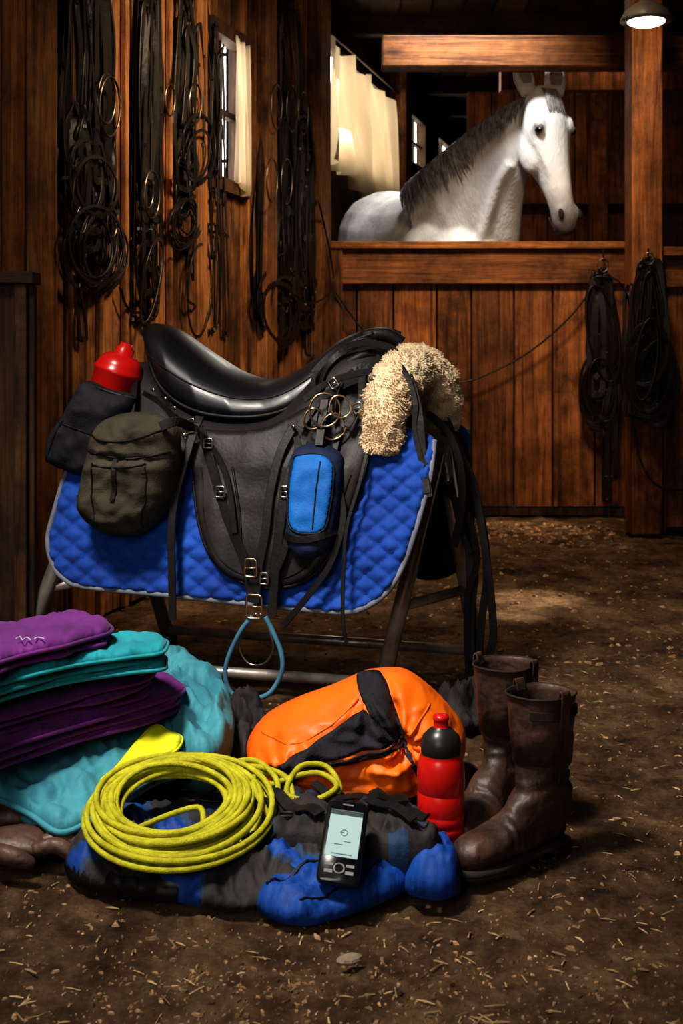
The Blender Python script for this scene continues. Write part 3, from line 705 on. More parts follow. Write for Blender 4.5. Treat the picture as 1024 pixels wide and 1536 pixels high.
mb.add(V,[[i*NT+j,i*NT+j+1,(i+1)*NT+j+1,(i+1)*NT+j] for i in range(n-1) for j in range(NT-1)])
o=mb.obj('seat',[M_seat],M=SM,parent=saddle)
sd=o.modifiers.new('so','SOLIDIFY');sd.thickness=.014;sd.offset=-1 
mb=MB();mb.tube([V[i*NT]+Vector((0,-.001,-.004)) for i in range(n)],.005,8);mb.tube([V[i*NT+NT-1]+Vector((0,.001,-.004)) for i in range(n)],.005,8)
mb.tube([V[j] for j in range(NT)],.006,8)
mb.tube([V[i*NT+3]+Vector((0,-.001,.0)) for i in range(18,n-16)],.0022,6)
mb.obj('seat_piping',[M_black],M=SM,parent=saddle)
sk=[(196,560,600,.09),(206,545,628,.13),(228,545,650,.165),(270,570,672,.20),(320,600,686,.22),(380,612,693,.228),(430,606,685,.22),(468,574,655,.20),(505,536,610,.165),(545,514,580,.13),(585,514,566,.09),(600,527,560,.05)]
V=[];S=interp_st(sk);NT=29
mb=MB()
for px,t,bt,w in S:
    zt=SL(px,t,0).z;pe=SL(px,bt,-w);lx=SL(px,t,0).x
    for j in range(NT):
        th=-math.pi/2+math.pi*j/(NT-1);c=max(math.cos(th),0);q=1-c**.8
        V.append(Vector((lx+(pe.x-lx)*q,w*math.sin(th),pe.z+(zt-pe.z)*(1-q))))
n=len(S);mb.add(V,[[i*NT+j,i*NT+j+1,(i+1)*NT+j+1,(i+1)*NT+j] for i in range(n-1) for j in range(NT-1)])
o=mb.obj('skirt',[M_skirt],M=SM,parent=saddle);sd=o.modifiers.new('so','SOLIDIFY');sd.thickness=.008;sd.offset=-1
mb=MB();mb.tube([V[i*NT]+Vector((0,-.003,0)) for i in range(n)],.004,8);mb.tube([V[i*NT+NT-1]+Vector((0,.003,0)) for i in range(n)],.004,8)
mb.tube([V[i*NT+1]+Vector((0,-.003,.004)) for i in range(6,n-6)],.0018,6)
for i in range(14,n-14):   # stitching
    p=V[i*NT+1].lerp(V[i*NT+2],.5)+Vector((0,-.004,0));q=V[(i+1)*NT+1].lerp(V[(i+1)*NT+2],.5)+Vector((0,-.004,0));mb.tube([p,p.lerp(q,.55)],.0011,5,mi=1)
mb.obj('skirt_edge',[M_black,mat('thread_tan',(.30,.22,.15),None,5,.8,0,20)],M=SM,parent=saddle)
flO=[(280,640),(290,720),(300,790),(318,835),(352,868),(405,882),(455,872),(492,838),(520,780),(545,715),(556,660),(548,600),(500,590),(400,640),(320,645)]
fS=Surf(flO,smap(-.022),9,.012,.006,lambda u,v:.014*math.exp(-((u-330)/26)**2)*min(1,max(0,(v-700)/60))+.012*math.exp(-((u-520+(v-700)*.3)/20)**2)*min(1,max(0,(v-640)/60))+.006*nz(u,v,.02))
mb=MB();fS.build(mb)
fp=cat2(flO[1:12],8);mb.tube([smap(-.022)(x,y,.003) for x,y in fp],.004,8,mi=1)
V=[Vector((p.x,-p.y,p.z)) for p in mb.v];mb.add(V,[f[::-1] for f in mb.f[:]],list(mb.m[:]))
fS.line(mb,[(305,700),(313,780),(330,825),(358,855),(405,868),(448,858),(480,828),(506,775),(530,710)],.0018,1)
fS.line(mb,[(352,700),(362,760),(366,820),(372,850)],.003,1);
mb.obj('flap',[M_flap,M_black],M=SM,parent=saddle,recalc=False)
mb=MB();puff(mb,[(205,545),(235,560),(265,620),(290,660),(300,700),(270,690),(225,650),(198,600)],smap(-.0),5,14,.03,.01)
mb.obj('rear_panel',[M_skirt],M=SM,parent=saddle)
mb=MB();hy=(0,1,0)
def ST(P,w,off=-.045,mi=0,n=6,hint=hy):
    mb.strap(cat([SL(p[0],p[1],(p[2] if len(p)>2 else lyp(p[1])+off)) for p in P],n),w/640.,.004,hint,mi)
ST([(300,640),(318,700),(335,760),(350,800),(368,845),(378,900)],14)
ST([(440,640),(420,680),(405,740),(398,800),(388,850),(383,905)],13)
ST([(455,660),(432,720),(420,790),(412,860),(408,925)],14,-.05)
ST([(290,650),(275,700),(262,750),(257,800),(258,860),(259,930)],12,-.06)
ST([(215,590),(240,605),(275,635),(300,640)],10,-.03)
ST([(300,650),(330,690),(345,740),(352,800)],9,-.05)
ST([(510,640),(500,700),(515,770),(498,840),(465,890),(425,938)],9,-.045)
ST([(556,650),(540,720),(520,790),(515,860),(514,930),(520,968)],5,-.05)
ST([(595,535,-.06),(615,570,-.17),(628,620,-.2),(634,690,-.22),(640,740,-.24)],12)
ST([(575,525,-.06),(605,555,-.17),(622,600,-.2),(622,650,-.21),(640,720,-.23),(645,745,-.24)],8)
ST([(450,640),(480,600),(520,575),(560,560),(585,540)],12,-.06)
ST([(470,560),(500,530),(540,515),(580,520),(600,535)],11,-.05)
ST([(480,600),(485,560),(510,530),(548,512)],11,-.05,0,6,(.5,1,.3))
ST([(500,630),(505,590),(525,560),(560,540)],11,-.06,0,6,(.7,1,.3))
ST([(520,640),(540,600),(545,560),(570,535)],11,-.065)
ST([(470,640),(476,600),(470,570),(484,545)],8,-.05)
ST([(540,640),(556,610),(565,575),(560,545)],9,-.05)
ST([(455,600),(490,575),(535,560),(580,556)],10,-.075)
ST([(445,655),(450,700),(440,760),(425,830),(400,880)],11,-.05)
ST([(655,600,.05),(690,680,.05),(712,740,.05),(728,830,.04),(738,920,.03),(738,965,.03),(725,992,.03),(708,985,.03),(706,930,.04),(712,860,.04)],12)
ST([(650,640,.08),(690,740,.08),(703,820,.08),(706,900,.06),(708,1000,.05)],14)
ST([(640,650,.0),(668,700,.02),(690,790,.03),(705,830,.03)],10)
ST([(660,640,.06),(700,700,.05),(722,780,.05),(730,860,.05),(722,930,.04),(716,1005,.03)],12)
ST([(645,700,.02),(672,740,.02),(700,770,.02),(715,840,.03),(700,900,.03),(702,1010,.03)],10)
ST([(640,620,-.02),(672,650,-.02),(690,700,-.02),(692,760,-.01),(680,820,.0)],12)
for P,w in (([(520,520,0),(550,505,-.02),(580,503,-.01),(602,515,0)],.022),([(500,560,-.10),(530,540,-.10),(560,530,-.08),(596,535,-.03)],.015),([(545,502,.03),(575,495,.02),(600,502,.03)],.010),([(495,540,-.07),(525,515,-.05),(560,500,-.03)],.008)):
    mb.tube(cat([SL(*p) for p in P],6),w*.8,10)
def buckle(px,py,w,h,mi,dl=-.055,rot=0):
    c=SL(px,py,lyp(py)+dl);ax=Vector((math.cos(rot),0,math.sin(rot)));az=Vector((-math.sin(rot),0,math.cos(rot)))
    mb.ring(c,w/1320,h/1320,.0028,ax,az,mi,24,6);mb.tube([c-ax*w/1320,c+ax*w/1320],.002,6,mi=mi)
buckle(376,852,18,26,2,-.064);buckle(381,910,24,34,2,-.064);buckle(283,640,24,20,2,-.07,.3);buckle(312,665,14,14,1,-.06);buckle(396,868,12,16,1,-.06);buckle(560,568,16,10,1,-.09,.2);buckle(500,575,12,14,1,-.08,.6)
buckle(330,738,14,16,1,-.056);buckle(428,738,14,16,1,-.06);buckle(536,612,14,14,1,-.08,.4);buckle(608,556,14,12,1,-.06,-.5)
for (x,y) in((248,598),(262,612),(440,640),(230,585)):
    c=SL(x,y,lyp(y)-.055);mb.ell(c,Vector((.005,0,0)),Vector((0,.003,0)),Vector((0,0,.005)),1)
for (x,y,r_) in((487,615,24),(500,640,19),(470,628,15),(510,610,16)):
    mb.ring(SL(x,y,lyp(620)-.10+.01*(x%3)),r_/700,r_/640,.0028,Vector((.9,.3,0)).normalized(),Vector((.1*(x%3-1),0,1)).normalized(),2)
mb.obj('straps_and_buckles',[M_black,M_steel,M_brass],M=SM,parent=saddle)
mb=MB()
mb.tube(cat([SL(x,y,-.33) for x,y in((379,925),(362,945),(343,985),(338,1015),(348,1040),(375,1048),(404,1040),(422,1010),(422,980),(408,945),(398,925))],8),.0055,10)
mb.tube(cat([SL(x,y,-.32) for x,y in((385,920),(365,945),(360,975),(375,996),(398,994),(410,970),(400,935),(390,920))],8),.0024,8,mi=1)
mb.obj('stirrup_ring',[M_ringblue,M_steel],M=SM,parent=saddle)
# sheepskin
wool=empty('sheepskin_cover')
mb=MB();cp=cat([SL(568,680,-.22),SL(573,650,-.22),SL(580,605,-.19),SL(598,565,-.11),SL(622,554,0),SL(648,573,.05),SL(656,612,.09),SL(656,645,.11)],16)
N=len(cp);K=80
rs=[float(np.interp(i/N,[0,.05,.2,.45,.8,.95,1],[.018,.034,.046,.056,.057,.046,.025])) for i in range(N)]
mb.tube(cp,rs,K)
for i,v in enumerate(mb.v):
    j=min(i//K,N-1);d=(v-cp[j]);l=d.length
    if l>0:
        v+=d.normalized()*(.008*noise.noise(v*26)+.007*(.5-abs(noise.noise(v*60))*2)+.003*noise.noise(v*150))
mb.obj('fleece',[M_wool],M=SM,parent=wool)
mb2=MB();rd=random.Random(5)
for i in range(24000):
    k2=rd.randrange(len(mb.v));v=mb.v[k2];j=min(k2//K,N-1);d=(v-cp[j]).normalized()
    tn=Vector((noise.noise(v*40),noise.noise(v*40+Vector((9,0,0))),noise.noise(v*40+Vector((0,7,0)))-.3))*1.4+Vector((rd.gauss(0,.35),rd.gauss(0,.35),rd.gauss(0,.35)))
    a=v-d*.003;b_=v+d*.003+tn*.0015;c=v+d*.0045+tn*.0045
    mb2.tube([a,b_,c],[.0011,.0010,.0004],3,cap=False)
mb2.obj('wool_tufts',[M_wool],M=SM,parent=wool,recalc=False)
mb=MB()
hS=Surf([(128,572),(165,584),(203,596),(196,640),(180,690),(165,716),(130,716),(95,704),(74,688),(76,655),(100,618)],lambda u,v,o:SL(u,v,-.215)+Vector((0,-o,0)),26,.055,.02,lambda u,v:.01*nz(u,v,.04)+.005*rdg(u,v,.06))
hS.build(mb)
mb.tube(cat([SL(*p) for p in((128,574,-.222),(150,583,-.235),(180,593,-.235),(203,598,-.222))],6),.005,8,mi=1)
hS.line(mb,[(92,628),(140,645),(188,660)],.002,1);hS.line(mb,[(110,625),(90,670),(84,690)],.002,1)
mb.strap(cat([SL(205,560,-.12),SL(200,590,-.2),SL(196,620,-.23)],6),.02,.004,hy,1)
mb.obj('bottle_holster',[M_nylon,M_black],M=SM)
mb=MB();b0=SL(148,650,-.15);b1=SL(191,515,-.14);ax=(b1-b0).normalized();hh=(b1-b0).length
mb.revolve([(.045,0),(.053,.005),(.057,.03),(.057,hh*.66),(.061,hh*.68),(.061,hh*.71),(.057,hh*.73),(.055,hh*.77),(.047,hh*.83),(.034,hh*.865),(.023,hh*.875),(.023,hh*.94),(.017,hh*.955),(.016,hh)],b0,ax,32)
mb.obj('water_bottle',[M_red],M=SM)
mb=MB()
cS=Surf([(150,640),(180,621),(225,619),(258,632),(271,655),(270,710),(255,755),(232,788),(200,804),(160,796),(132,775),(124,745),(134,695)],lambda u,v,o:SL(u,v,-.29)+Vector((0,-o,0)),30,.075,.03,lambda u,v:(.008 if v<672+.10*(u-150) else 0)+.010*nz(u,v,.035)+.006*rdg(u,v,.04)+.003*nz(u,v,.1)+(.008 if (v>690 and 165<u<238 and v<780) else 0),4)
cS.build(mb)
for P in([(137,668),(170,678),(215,684),(268,676)],[(150,645),(175,657),(220,657),(262,642)],[(163,690),(160,740),(166,785)],[(240,692),(238,745),(226,785)],[(163,692),(200,697),(240,692)],[(133,740),(140,770),(165,793),(200,800),(232,784)]):
    cS.line(mb,P,.0022,1)
cS.strap(mb,[(196,684),(196,720),(194,745)],.012,1)
mb.strap(cat([SL(240,640,-.36),SL(265,632,-.34),SL(290,640,-.3),SL(300,625,-.27)],6),.022,.005,hy,1)
mb.obj('canvas_saddlebag',[M_olive,M_black],M=SM)
mb=MB();inn=[(452,682),(480,678),(500,684),(508,705),(502,760),(492,792),(460,796),(440,780),(441,730),(446,695)]
pS=Surf([(445,672),(480,664),(508,676),(517,705),(508,780),(495,822),(462,840),(434,820),(430,775),(433,710)],lambda u,v,o:SL(u,v,lyp(v)-.045)+Vector((0,-o,0)),22,.04,.012,lambda u,v:.005*nz(u,v,.05),4)
pS.build(mb);pS.patch(mb,inn,1,.002,.004,4,6);ib=cat2(inn,5,True)
mb.tube([pS.at(x,y,.003) for x,y in ib],.002,6,True,2)
pS.line(mb,[(490,690),(484,730),(478,790)],.002,2,.006)
pS.strap(mb,[(434,800),(465,806),(505,796)],.016,2,.006,(0,-1,.1))
mb.strap([SL(478,668,-.27),SL(482,640,-.25),SL(487,600,-.22)],.02,.004,hy,2)
mb.obj('belt_pouch',[M_navy,M_bright,M_black],M=SM)
mb=MB()
puff(mb,[(606,640),(640,622),(670,628),(698,665),(712,740),(704,830),(672,865),(622,866),(606,820)],lambda u,v,o:SL(u,v,.15)+Vector((0,-o,0)),6,26,.05,.07,0,extra=lambda u,v:.01*nz(u,v,.04))
mb.tube(cat([SL(x,y,.10) for x,y in((630,860),(668,858),(694,826),(700,745))],6),.004,6,mi=1)
mb.obj('saddlebag',[M_nylon,M_black],M=SM)

# ---------- folded saddle pads ----------
def layer(mb,O,z,th,q=.004,qp=34,zf=None,r=8,nzA=.004,bind=None,step=4.2):
    zz=zf if zf else (lambda u,v:z)
    f=lambda u,v,o:G(u,v,zz(u,v)+.006*nz(u,v,.012,z*50))+Vector((0,0,o))
    puff(mb,O,f,step,r,th,th*.8,0,extra=lambda u,v:(quilt(u,v*1.6,qp,q,.25) if q else 0)+nzA*nz(u,v,.03)+nzA*.8*rdg(u,v,.04,2))
    if bind is not None: mb.tube([f(x,y,0) for x,y in cat2(O,6,True)],th*.45,6,True,bind)
def fold(mb,O,z,nl,th,q=.004,qp=34,bind=None,seed=0):
    rd=random.Random(seed)
    for i in range(nl):
        dz=i*th*1.75;s=840*dz;OO=[(x+rd.uniform(-5,5)-(0 if i%2==0 else 6),y+s+rd.uniform(-2,2)) for x,y in O]
        layer(mb,OO,z-dz,th,q,qp,None,8,.003,bind)
mb=MB()
fold(mb,[(-40,948),(30,936),(95,922),(140,926),(160,935),(164,943),(158,953),(120,962),(95,969),(40,983),(0,995),(-40,1004)],.30,2,.009,.0075,46,0,1)
for P in([(24,958),(30,955),(34,960),(40,956),(46,960)],[(52,958),(58,956),(66,958)]):
    mb.tube([G(x,y,.319) for x,y in cat2(P,5)],.0012,5,mi=1)
mb.obj('folded_saddle_pad',[M_purple,mat('embroidery_white',(.5,.5,.58),None,5,.7,.1,40)])
mb=MB()
fold(mb,[(-40,1004),(60,975),(150,954),(215,952),(246,960),(250,970),(240,981),(190,985),(100,1000),(20,1022),(-40,1040)],.264,3,.008,.007,46,0,2)
fold(mb,[(-20,1032),(60,1002),(150,982),(205,978),(218,992),(192,1006),(110,1016),(40,1032),(-20,1044)],.222,1,.010,.007,46,0,3)
mb.obj('folded_saddle_pad',[M_teal])
mb=MB()
fold(mb,[(-40,1052),(60,1030),(150,1006),(205,990),(230,1004),(217,1022),(150,1040),(100,1052),(0,1078),(-40,1088)],.20,3,.008,.007,46,0,4)
fold(mb,[(-40,1092),(50,1066),(150,1038),(235,1012),(264,1024),(268,1042),(215,1062),(120,1088),(30,1118),(-40,1136)],.158,3,.008,.007,46,0,5)
mb.obj('folded_saddle_pad',[M_purple])
mb=MB()
zf=lambda u,v:float(np.interp(v+.18*(u-100),[1040,1120,1200,1280],[.115,.095,.06,.035]))
tO=[(-40,1150),(60,1110),(170,1060),(250,1020),(300,1028),(330,1080),(300,1140),(235,1165),(170,1205),(120,1240),(85,1248),(45,1222),(0,1200),(-40,1190)]
layer(mb,tO,0,.012,.008,54,zf,12,.010,0)
layer(mb,[(x-2,y+10) for x,y in tO],0,.012,0,40,lambda u,v:zf(u,v-10)-.016,12,.006,0)
puff(mb,[(x*.96,y-2) for x,y in tO],lambda u,v,o:G(u,v,max(zf(u,v)-.04,.01))+Vector((0,0,o)),6,14,.012,.1)
puff(mb,[(235,985),(275,990),(300,1010),(335,1032),(352,1088),(320,1130),(270,1120),(235,1060)],lambda u,v,o:G(u,v,.09)+Vector((0,0,o)),3.5,30,.035,.1,0,extra=lambda u,v:.050*rdg(u,v*1.4,.018,4)+.022*rdg(u*.7+v*.5,v*1.5,.04,2)+.006*rdg(u,v,.09,3))
mb.obj('teal_blanket',[M_tealb])
mb=MB();f=lambda u,v:zf(u,v)+.020+.005*nz(u,v,.03)
layer(mb,[(152,1170),(175,1150),(206,1112),(232,1088),(252,1096),(273,1106),(266,1124),(240,1138),(195,1156),(170,1168)],0,.005,0,30,f,6,.003,0)
layer(mb,[(154,1176),(178,1156),(208,1120),(240,1108),(272,1112),(262,1130),(236,1146),(195,1163),(170,1175)],0,.005,0,30,lambda u,v:f(u,v)-.009,6,.003,0)
mb.obj('folded_yellow_cloth',[M_yel])
mb=MB()
gm=lambda u,v,o:G(u,v,0)+Vector((0,0,o))
def glove(c,ang,s,m):
    M2=Matrix.Rotation(ang,3,'Z')
    W=lambda x,y,z:c+M2@(Vector((x*m,y,z))*s)
    mb.loft([[W(math.cos(a)*w,y,.5*h+math.sin(a)*h*.5+.004) for a in [2*math.pi*i/16 for i in range(16)]] for y,w,h in((-.12,.046,.05),(-.09,.04,.045),(-.05,.036,.04),(0,.045,.044),(.03,.048,.04),(.05,.042,.03))])
    for x,l,d in((-.036,.062,-.12),(-.012,.078,-.03),(.013,.073,.05),(.037,.055,.15)):
        mb.tube(cat([W(x,.03,.024),W(x+d*.03,.03+l*.5,.032),W(x+d*.06,.03+l*.85,.022),W(x+d*.07,.03+l,.012)],4),[.0125*s]*8+[.012*s,.011*s,.010*s,.009*s,.004*s],10)
    mb.tube(cat([W(-.03,-.04,.022),W(-.06,-.015,.03),W(-.072,.015,.024),W(-.07,.035,.014)],4),[.015*s]*7+[.014*s,.013*s,.012*s,.011*s,.009*s,.004*s],10)
glove(G(5,1262)+Vector((0,.02,.015)),math.radians(-72),1.0,1)
glove(G(25,1290)+Vector((0,.01,0)),math.radians(-84),1.0,-1)
mb.obj('leather_gloves',[M_boot])
mb=MB()
puff(mb,[(330,1110),(345,1075),(375,1065),(400,1090),(400,1150),(360,1165),(330,1155)],gm,4,26,.06,0,extra=lambda u,v:.045*rdg(u,v*1.5,.03)+.025*rdg(u,v*1.5,.07))
puff(mb,[(655,1050),(690,1036),(735,1040),(750,1065),(715,1095),(670,1095)],gm,4,26,.05,0,0,extra=lambda u,v:.045*rdg(u,v,.03)+.025*rdg(u,v,.07))
mb.obj('crumpled_clothing',[M_bagdark])

# ---------- orange dry bag ----------
OO=[(382,1170),(370,1120),(392,1080),(440,1052),(500,1030),(540,1012),(566,1006),(606,1006),(640,1026),(675,1060),(697,1095),(692,1140),(655,1185),(605,1210),(540,1206),(480,1205),(420,1196)]
def oe(u,v):
    e=.03*nz(u,v,.012,3)+.018*rdg(u+v*.4,v,.018,1)+.012*rdg(u*.6+v*.6,v-u*.2,.035,5)
    e-=.020*math.exp(-((v-(1122-.1*(u-450)))/7)**2)*(1 if 410<u<600 else 0)
    e-=.028*math.exp(-((u-(578+.30*(v-1010)))/8)**2)
    for cx,cy in((600,1086),(545,1020),(432,1140)):
        dx,dy=u-cx,v-cy;rr=math.hypot(dx,dy);e+=.011*math.sin(math.atan2(dy,dx)*11)*math.exp(-rr/60)*min(1,rr/12)
    return e
oS=Surf(OO,lambda u,v,o:R(u,v,2.36)+Vector((0,-o,0)),80,.13,.13,oe,3.6)
mb=MB();oS.build(mb)
oS.patch(mb,[(414,1128),(440,1100),(492,1072),(532,1046),(546,1042),(570,1062),(596,1080),(560,1090),(500,1104),(458,1118),(436,1148),(418,1152)],1,.002,.004,4,6)
oS.patch(mb,[(534,1012),(556,1004),(576,1010),(588,1040),(602,1074),(596,1084),(570,1064),(548,1040)],1,.003,.004,4,6)
oS.strap(mb,[(596,1080),(612,1110),(628,1140),(640,1165)],.012,1)
oS.line(mb,[(440,1150),(455,1128),(500,1116),(560,1102),(600,1088)],.0035,1,.003)
oS.line(mb,[(452,1120),(500,1108),(560,1094),(600,1080)],.0025,1,.006)
oS.line(mb,[(590,1086),(620,1060),(640,1040)],.0018,0,.0);oS.line(mb,[(396,1086),(440,1086),(490,1066),(536,1030)],.0018,0,.0)
c=oS.at(432,1138,.008);mb.box(c,(.026,.012,.040),Matrix.Rotation(.35,3,'Y'),1);mb.ring(c+Vector((0,-.008,0)),.012,.018,.003,mi=1)
oS.strap(mb,[(432,1155),(440,1175),(455,1190)],.010,1)
mb.obj('orange_dry_bag',[M_orange,M_nylon])

# ---------- blue/charcoal backpack ----------
mb=MB()
def bm_(u,v):
    q=nz(u,v*2.2,.013,5)+.15*nz(u,v*2,.04,8)
    return 1 if q>.22 else (3 if q>.04 else 0)
bS=Surf([(96,1300),(105,1268),(160,1242),(260,1226),(400,1222),(520,1232),(600,1256),(636,1280),(600,1312),(520,1345),(420,1362),(330,1368),(250,1352),(160,1340),(115,1328)],gm,50,.056,0,lambda u,v:.014*nz(u,v,.02)+.022*rdg(u*.6+v*.7,v*1.6,.02,3)+.012*rdg(u,v*2,.04,4)+.004*rdg(u,v*2,.09,6),3.3)
bS.build(mb,0,bm_)
b2=Surf([(96,1300),(108,1278),(160,1290),(230,1320),(300,1345),(250,1356),(160,1342),(112,1328)],gm,22,.034,0,lambda u,v:.008*nz(u,v,.05),5);b2.build(mb,2)
bl=Surf([(384,1364),(420,1335),(490,1300),(570,1272),(620,1272),(640,1300),(612,1335),(560,1362),(500,1382),(460,1391),(420,1386)],gm,26,.040,0,lambda u,v:.020*rdg(u*.5+v*.8,v*1.6,.018,7)+.012*rdg(u*.6+v,v*2,.035,2)+.004*rdg(u,v*2,.08),3.3);bl.build(mb,1)
bl2=Surf([(604,1335),(636,1292),(662,1284),(680,1305),(692,1328),(682,1347),(645,1352)],gm,20,.055,0,lambda u,v:.022*rdg(u,v*1.6,.025,7)+.012*rdg(u,v*2,.05,3),3.3);bl2.build(mb,1)
hu=(0,-.4,1)
def bstrap(S,P,w,l=.012): S.strap(mb,P,w,2,l,hu,6,.004)
bS.patch(mb,[(318,1290),(350,1280),(392,1284),(408,1312),(380,1332),(335,1326)],3,.006,.010,4,8)
bS.patch(mb,[(440,1268),(480,1256),(520,1262),(530,1284),(490,1300),(450,1296)],0,.006,.010,4,8)
bS.line(mb,[(326,1300),(360,1292),(400,1298)],.0022,2,.017);bS.line(mb,[(448,1276),(485,1266),(522,1272)],.0022,2,.017)
bstrap(bS,[(150,1325),(200,1334),(250,1344),(310,1352),(345,1345),(400,1322),(450,1300),(500,1285)],.024)
bstrap(bS,[(330,1250),(370,1275),(400,1300),(440,1318)],.024)
bstrap(bS,[(430,1240),(460,1262),(470,1290)],.022)
bstrap(bS,[(540,1245),(575,1262),(600,1280)],.024)
bstrap(bS,[(370,1335),(380,1300),(410,1275),(450,1262)],.018,.014)
bstrap(bS,[(300,1262),(350,1262),(400,1258),(450,1250)],.018)
bstrap(bl,[(560,1285),(585,1305),(600,1330)],.014)
bS.line(mb,[(140,1290),(200,1300),(280,1320),(340,1330),(380,1320)],.003,2,.002)
bS.line(mb,[(480,1240),(520,1275),(560,1290),(600,1290)],.003,2,.002)
bl.line(mb,[(400,1365),(450,1350),(520,1322),(590,1296),(625,1290)],.003,2,.001)
bl.line(mb,[(450,1385),(510,1365),(570,1335),(610,1305)],.0018,2,.001)
for x,y,r_ in((300,1350,.1),(430,1310,.5),(395,1262,-.3)):
    c=bS.at(x,y,.018);mb.box(c,(.030,.022,.009),Matrix.Rotation(r_,3,'Z'),2);mb.ring(c+Vector((0,0,.006)),.012,.008,.002,Vector((1,0,0)),Vector((0,1,0)),2,16,4)
kS=Surf([(376,1222),(420,1206),(470,1204),(505,1215),(560,1210),(610,1215),(650,1238),(655,1262),(610,1268),(540,1262),(470,1255),(400,1250)],lambda u,v,o:G(u,v,.07)+Vector((0,0,o)),16,.022,.07,lambda u,v:.020*rdg(u*.5+v,v*1.6,.022)+.012*rdg(u,v*2,.045,4),3.3)
kS.build(mb,0,lambda u,v:3 if nz(u,v*2,.025,9)>.08 else 0)
bstrap(kS,[(400,1215),(440,1232),(480,1250)],.02);bstrap(kS,[(560,1215),(600,1240),(640,1255)],.018)
bstrap(kS,[(470,1210),(520,1225),(570,1245),(620,1262)],.016);bstrap(kS,[(520,1250),(560,1235),(610,1225)],.018)
mb.obj('backpack',[M_bagdark,M_bagblue,M_black,M_bagmid])

# ---------- rope coil ----------
mb=MB();rd=random.Random(11);pts=[]
cc=Vector((R(264,1235,1.95).x,1.95,.080));th=math.radians(16.5)
ex=Vector((1,0,0));ey=Vector((0,math.cos(th),math.sin(th)));ez=Vector((0,-math.sin(th),math.cos(th)))
turns=23;per=40
tr=[(rd.uniform(.080,.146),rd.uniform(-.008,.008),rd.uniform(-.010,.006),rd.uniform(0,.026),rd.uniform(-.005,.005)) for i in range(turns+1)]
tr[0]=(.144,0,-.003,0,0);tr[1]=(.132,0,-.004,.004,0);tr[2]=(.147,.004,-.006,.014,0)
for i in range(turns*per):
    t=i/per;k0=int(t);f=t-k0;f=f*f*(3-2*f);a,b_=tr[k0],tr[k0+1]
    q=[a[j]+(b_[j]-a[j])*f for j in range(5)];an=2*math.pi*t
    rr=q[0];pts.append(cc+ex*(rr*math.cos(an)*1.0+q[1])+ey*(rr*math.sin(an)*.93+q[2]+(.148-rr)*.25)+ez*(q[3]+q[4]*math.sin(an*2+k0)+.012*(1-abs(.115-rr)/.035)))
tail=[R(420,1165,2.05),R(400,1180,2.03),R(440,1165,2.03),R(480,1160,2.03),R(505,1180,2.0),R(470,1200,1.99),R(430,1190,2.0),R(450,1150,2.04),R(490,1150,2.05),R(510,1185,2.01),R(480,1198,2.0)]
mb.tube(pts,.0047,9)
l0=pts[-1]
mb.tube(cat([l0,(l0+R(360,1180,2.0))/2+Vector((0,0,.02)),R(385,1160,2.04)]+tail,8),.0046,9)
mb.tube(cat([R(330,1150,2.05),R(380,1140,2.06),R(415,1170,2.02),R(410,1210,1.97),R(385,1240,1.93)],8),.0046,9)
mb.tube(cat([R(340,1155,2.05),R(385,1150,2.05),R(428,1165,2.03),R(440,1195,2.0)],8),.0046,9)
mb.tube(cat([R(200,1245,1.93),R(260,1220,1.95),R(300,1212,1.95),R(305,1240,1.93)],8),.0046,9)
mb.obj('rope_coil',[M_rope])

# ---------- phone ----------
mb=MB();pb=R(505,1328,1.785);pt=R(523,1204,1.875);U=(pt-pb);ln=U.length;U.normalize();Rv=Vector((1,0.05,.0));Rv=(Rv-U*Rv.dot(U)).normalized();Nn=Rv.cross(U).normalized()
if Nn.y>0: Nn=-Nn
cen=(pb+pt)/2
def rr_(w,h,r_,z,n=6):
    out=[]
    for sx,sy,a0 in((1,1,0),(-1,1,90),(-1,-1,180),(1,-1,270)):
        for i in range(n+1):
            a=math.radians(a0+90*i/n);out.append(cen+Rv*(sx*(w/2-r_)+r_*math.cos(a))+U*(sy*(h/2-r_)+r_*math.sin(a))+Nn*z)
    return out
W_=.061
mb.loft([rr_(W_-.006,ln-.006,.008,-.007),rr_(W_,ln,.01,-.004),rr_(W_,ln,.01,.003),rr_(W_-.005,ln-.005,.008,.006)])
def quad(cx,cy,w,h,z,mi,t=.001):
    c=cen+Rv*cx+U*cy
    V=[c+Rv*(a*w/2)+U*(b_*h/2)+Nn*zz for zz in(z,z+t) for a,b_ in((-1,-1),(1,-1),(1,1),(-1,1))]
    mb.add(V,[[0,1,2,3],[4,5,6,7],[0,1,5,4],[1,2,6,5],[2,3,7,6],[3,0,4,7]],mi,None,False)
quad(0,.011,.047,.070,.006,1);quad(0,.042,.047,.007,.0065,2)
mb.ring(cen+U*.012+Nn*.0072,.0045,.0045,.0005,Rv,U,4,16,2,5)
quad(-.003,.012,.006,.0012,.0066,4,.0008);quad(.006,-.001,.010,.001,.0066,4,.0008);quad(-.006,-.006,.012,.001,.0066,4,.0008);quad(0,-.020,.03,.0012,.0066,4,.0008)
quad(0,.055,.016,.002,.006,3)
for sx in(-1,1): quad(sx*.015,-.036,.012,.004,.006,3);quad(sx*.015,-.046,.012,.005,.006,3)
mb.ring(cen-U*.041+Nn*.007,.007,.007,.0014,Rv,U,3)
mb.obj('smartphone',[M_phone,M_screen,mat('screen_bar',(.05,.07,.08),None,8,.3,0,10),M_grey,mat('screen_icon',(.10,.15,.16),None,20,.3,0,10)])

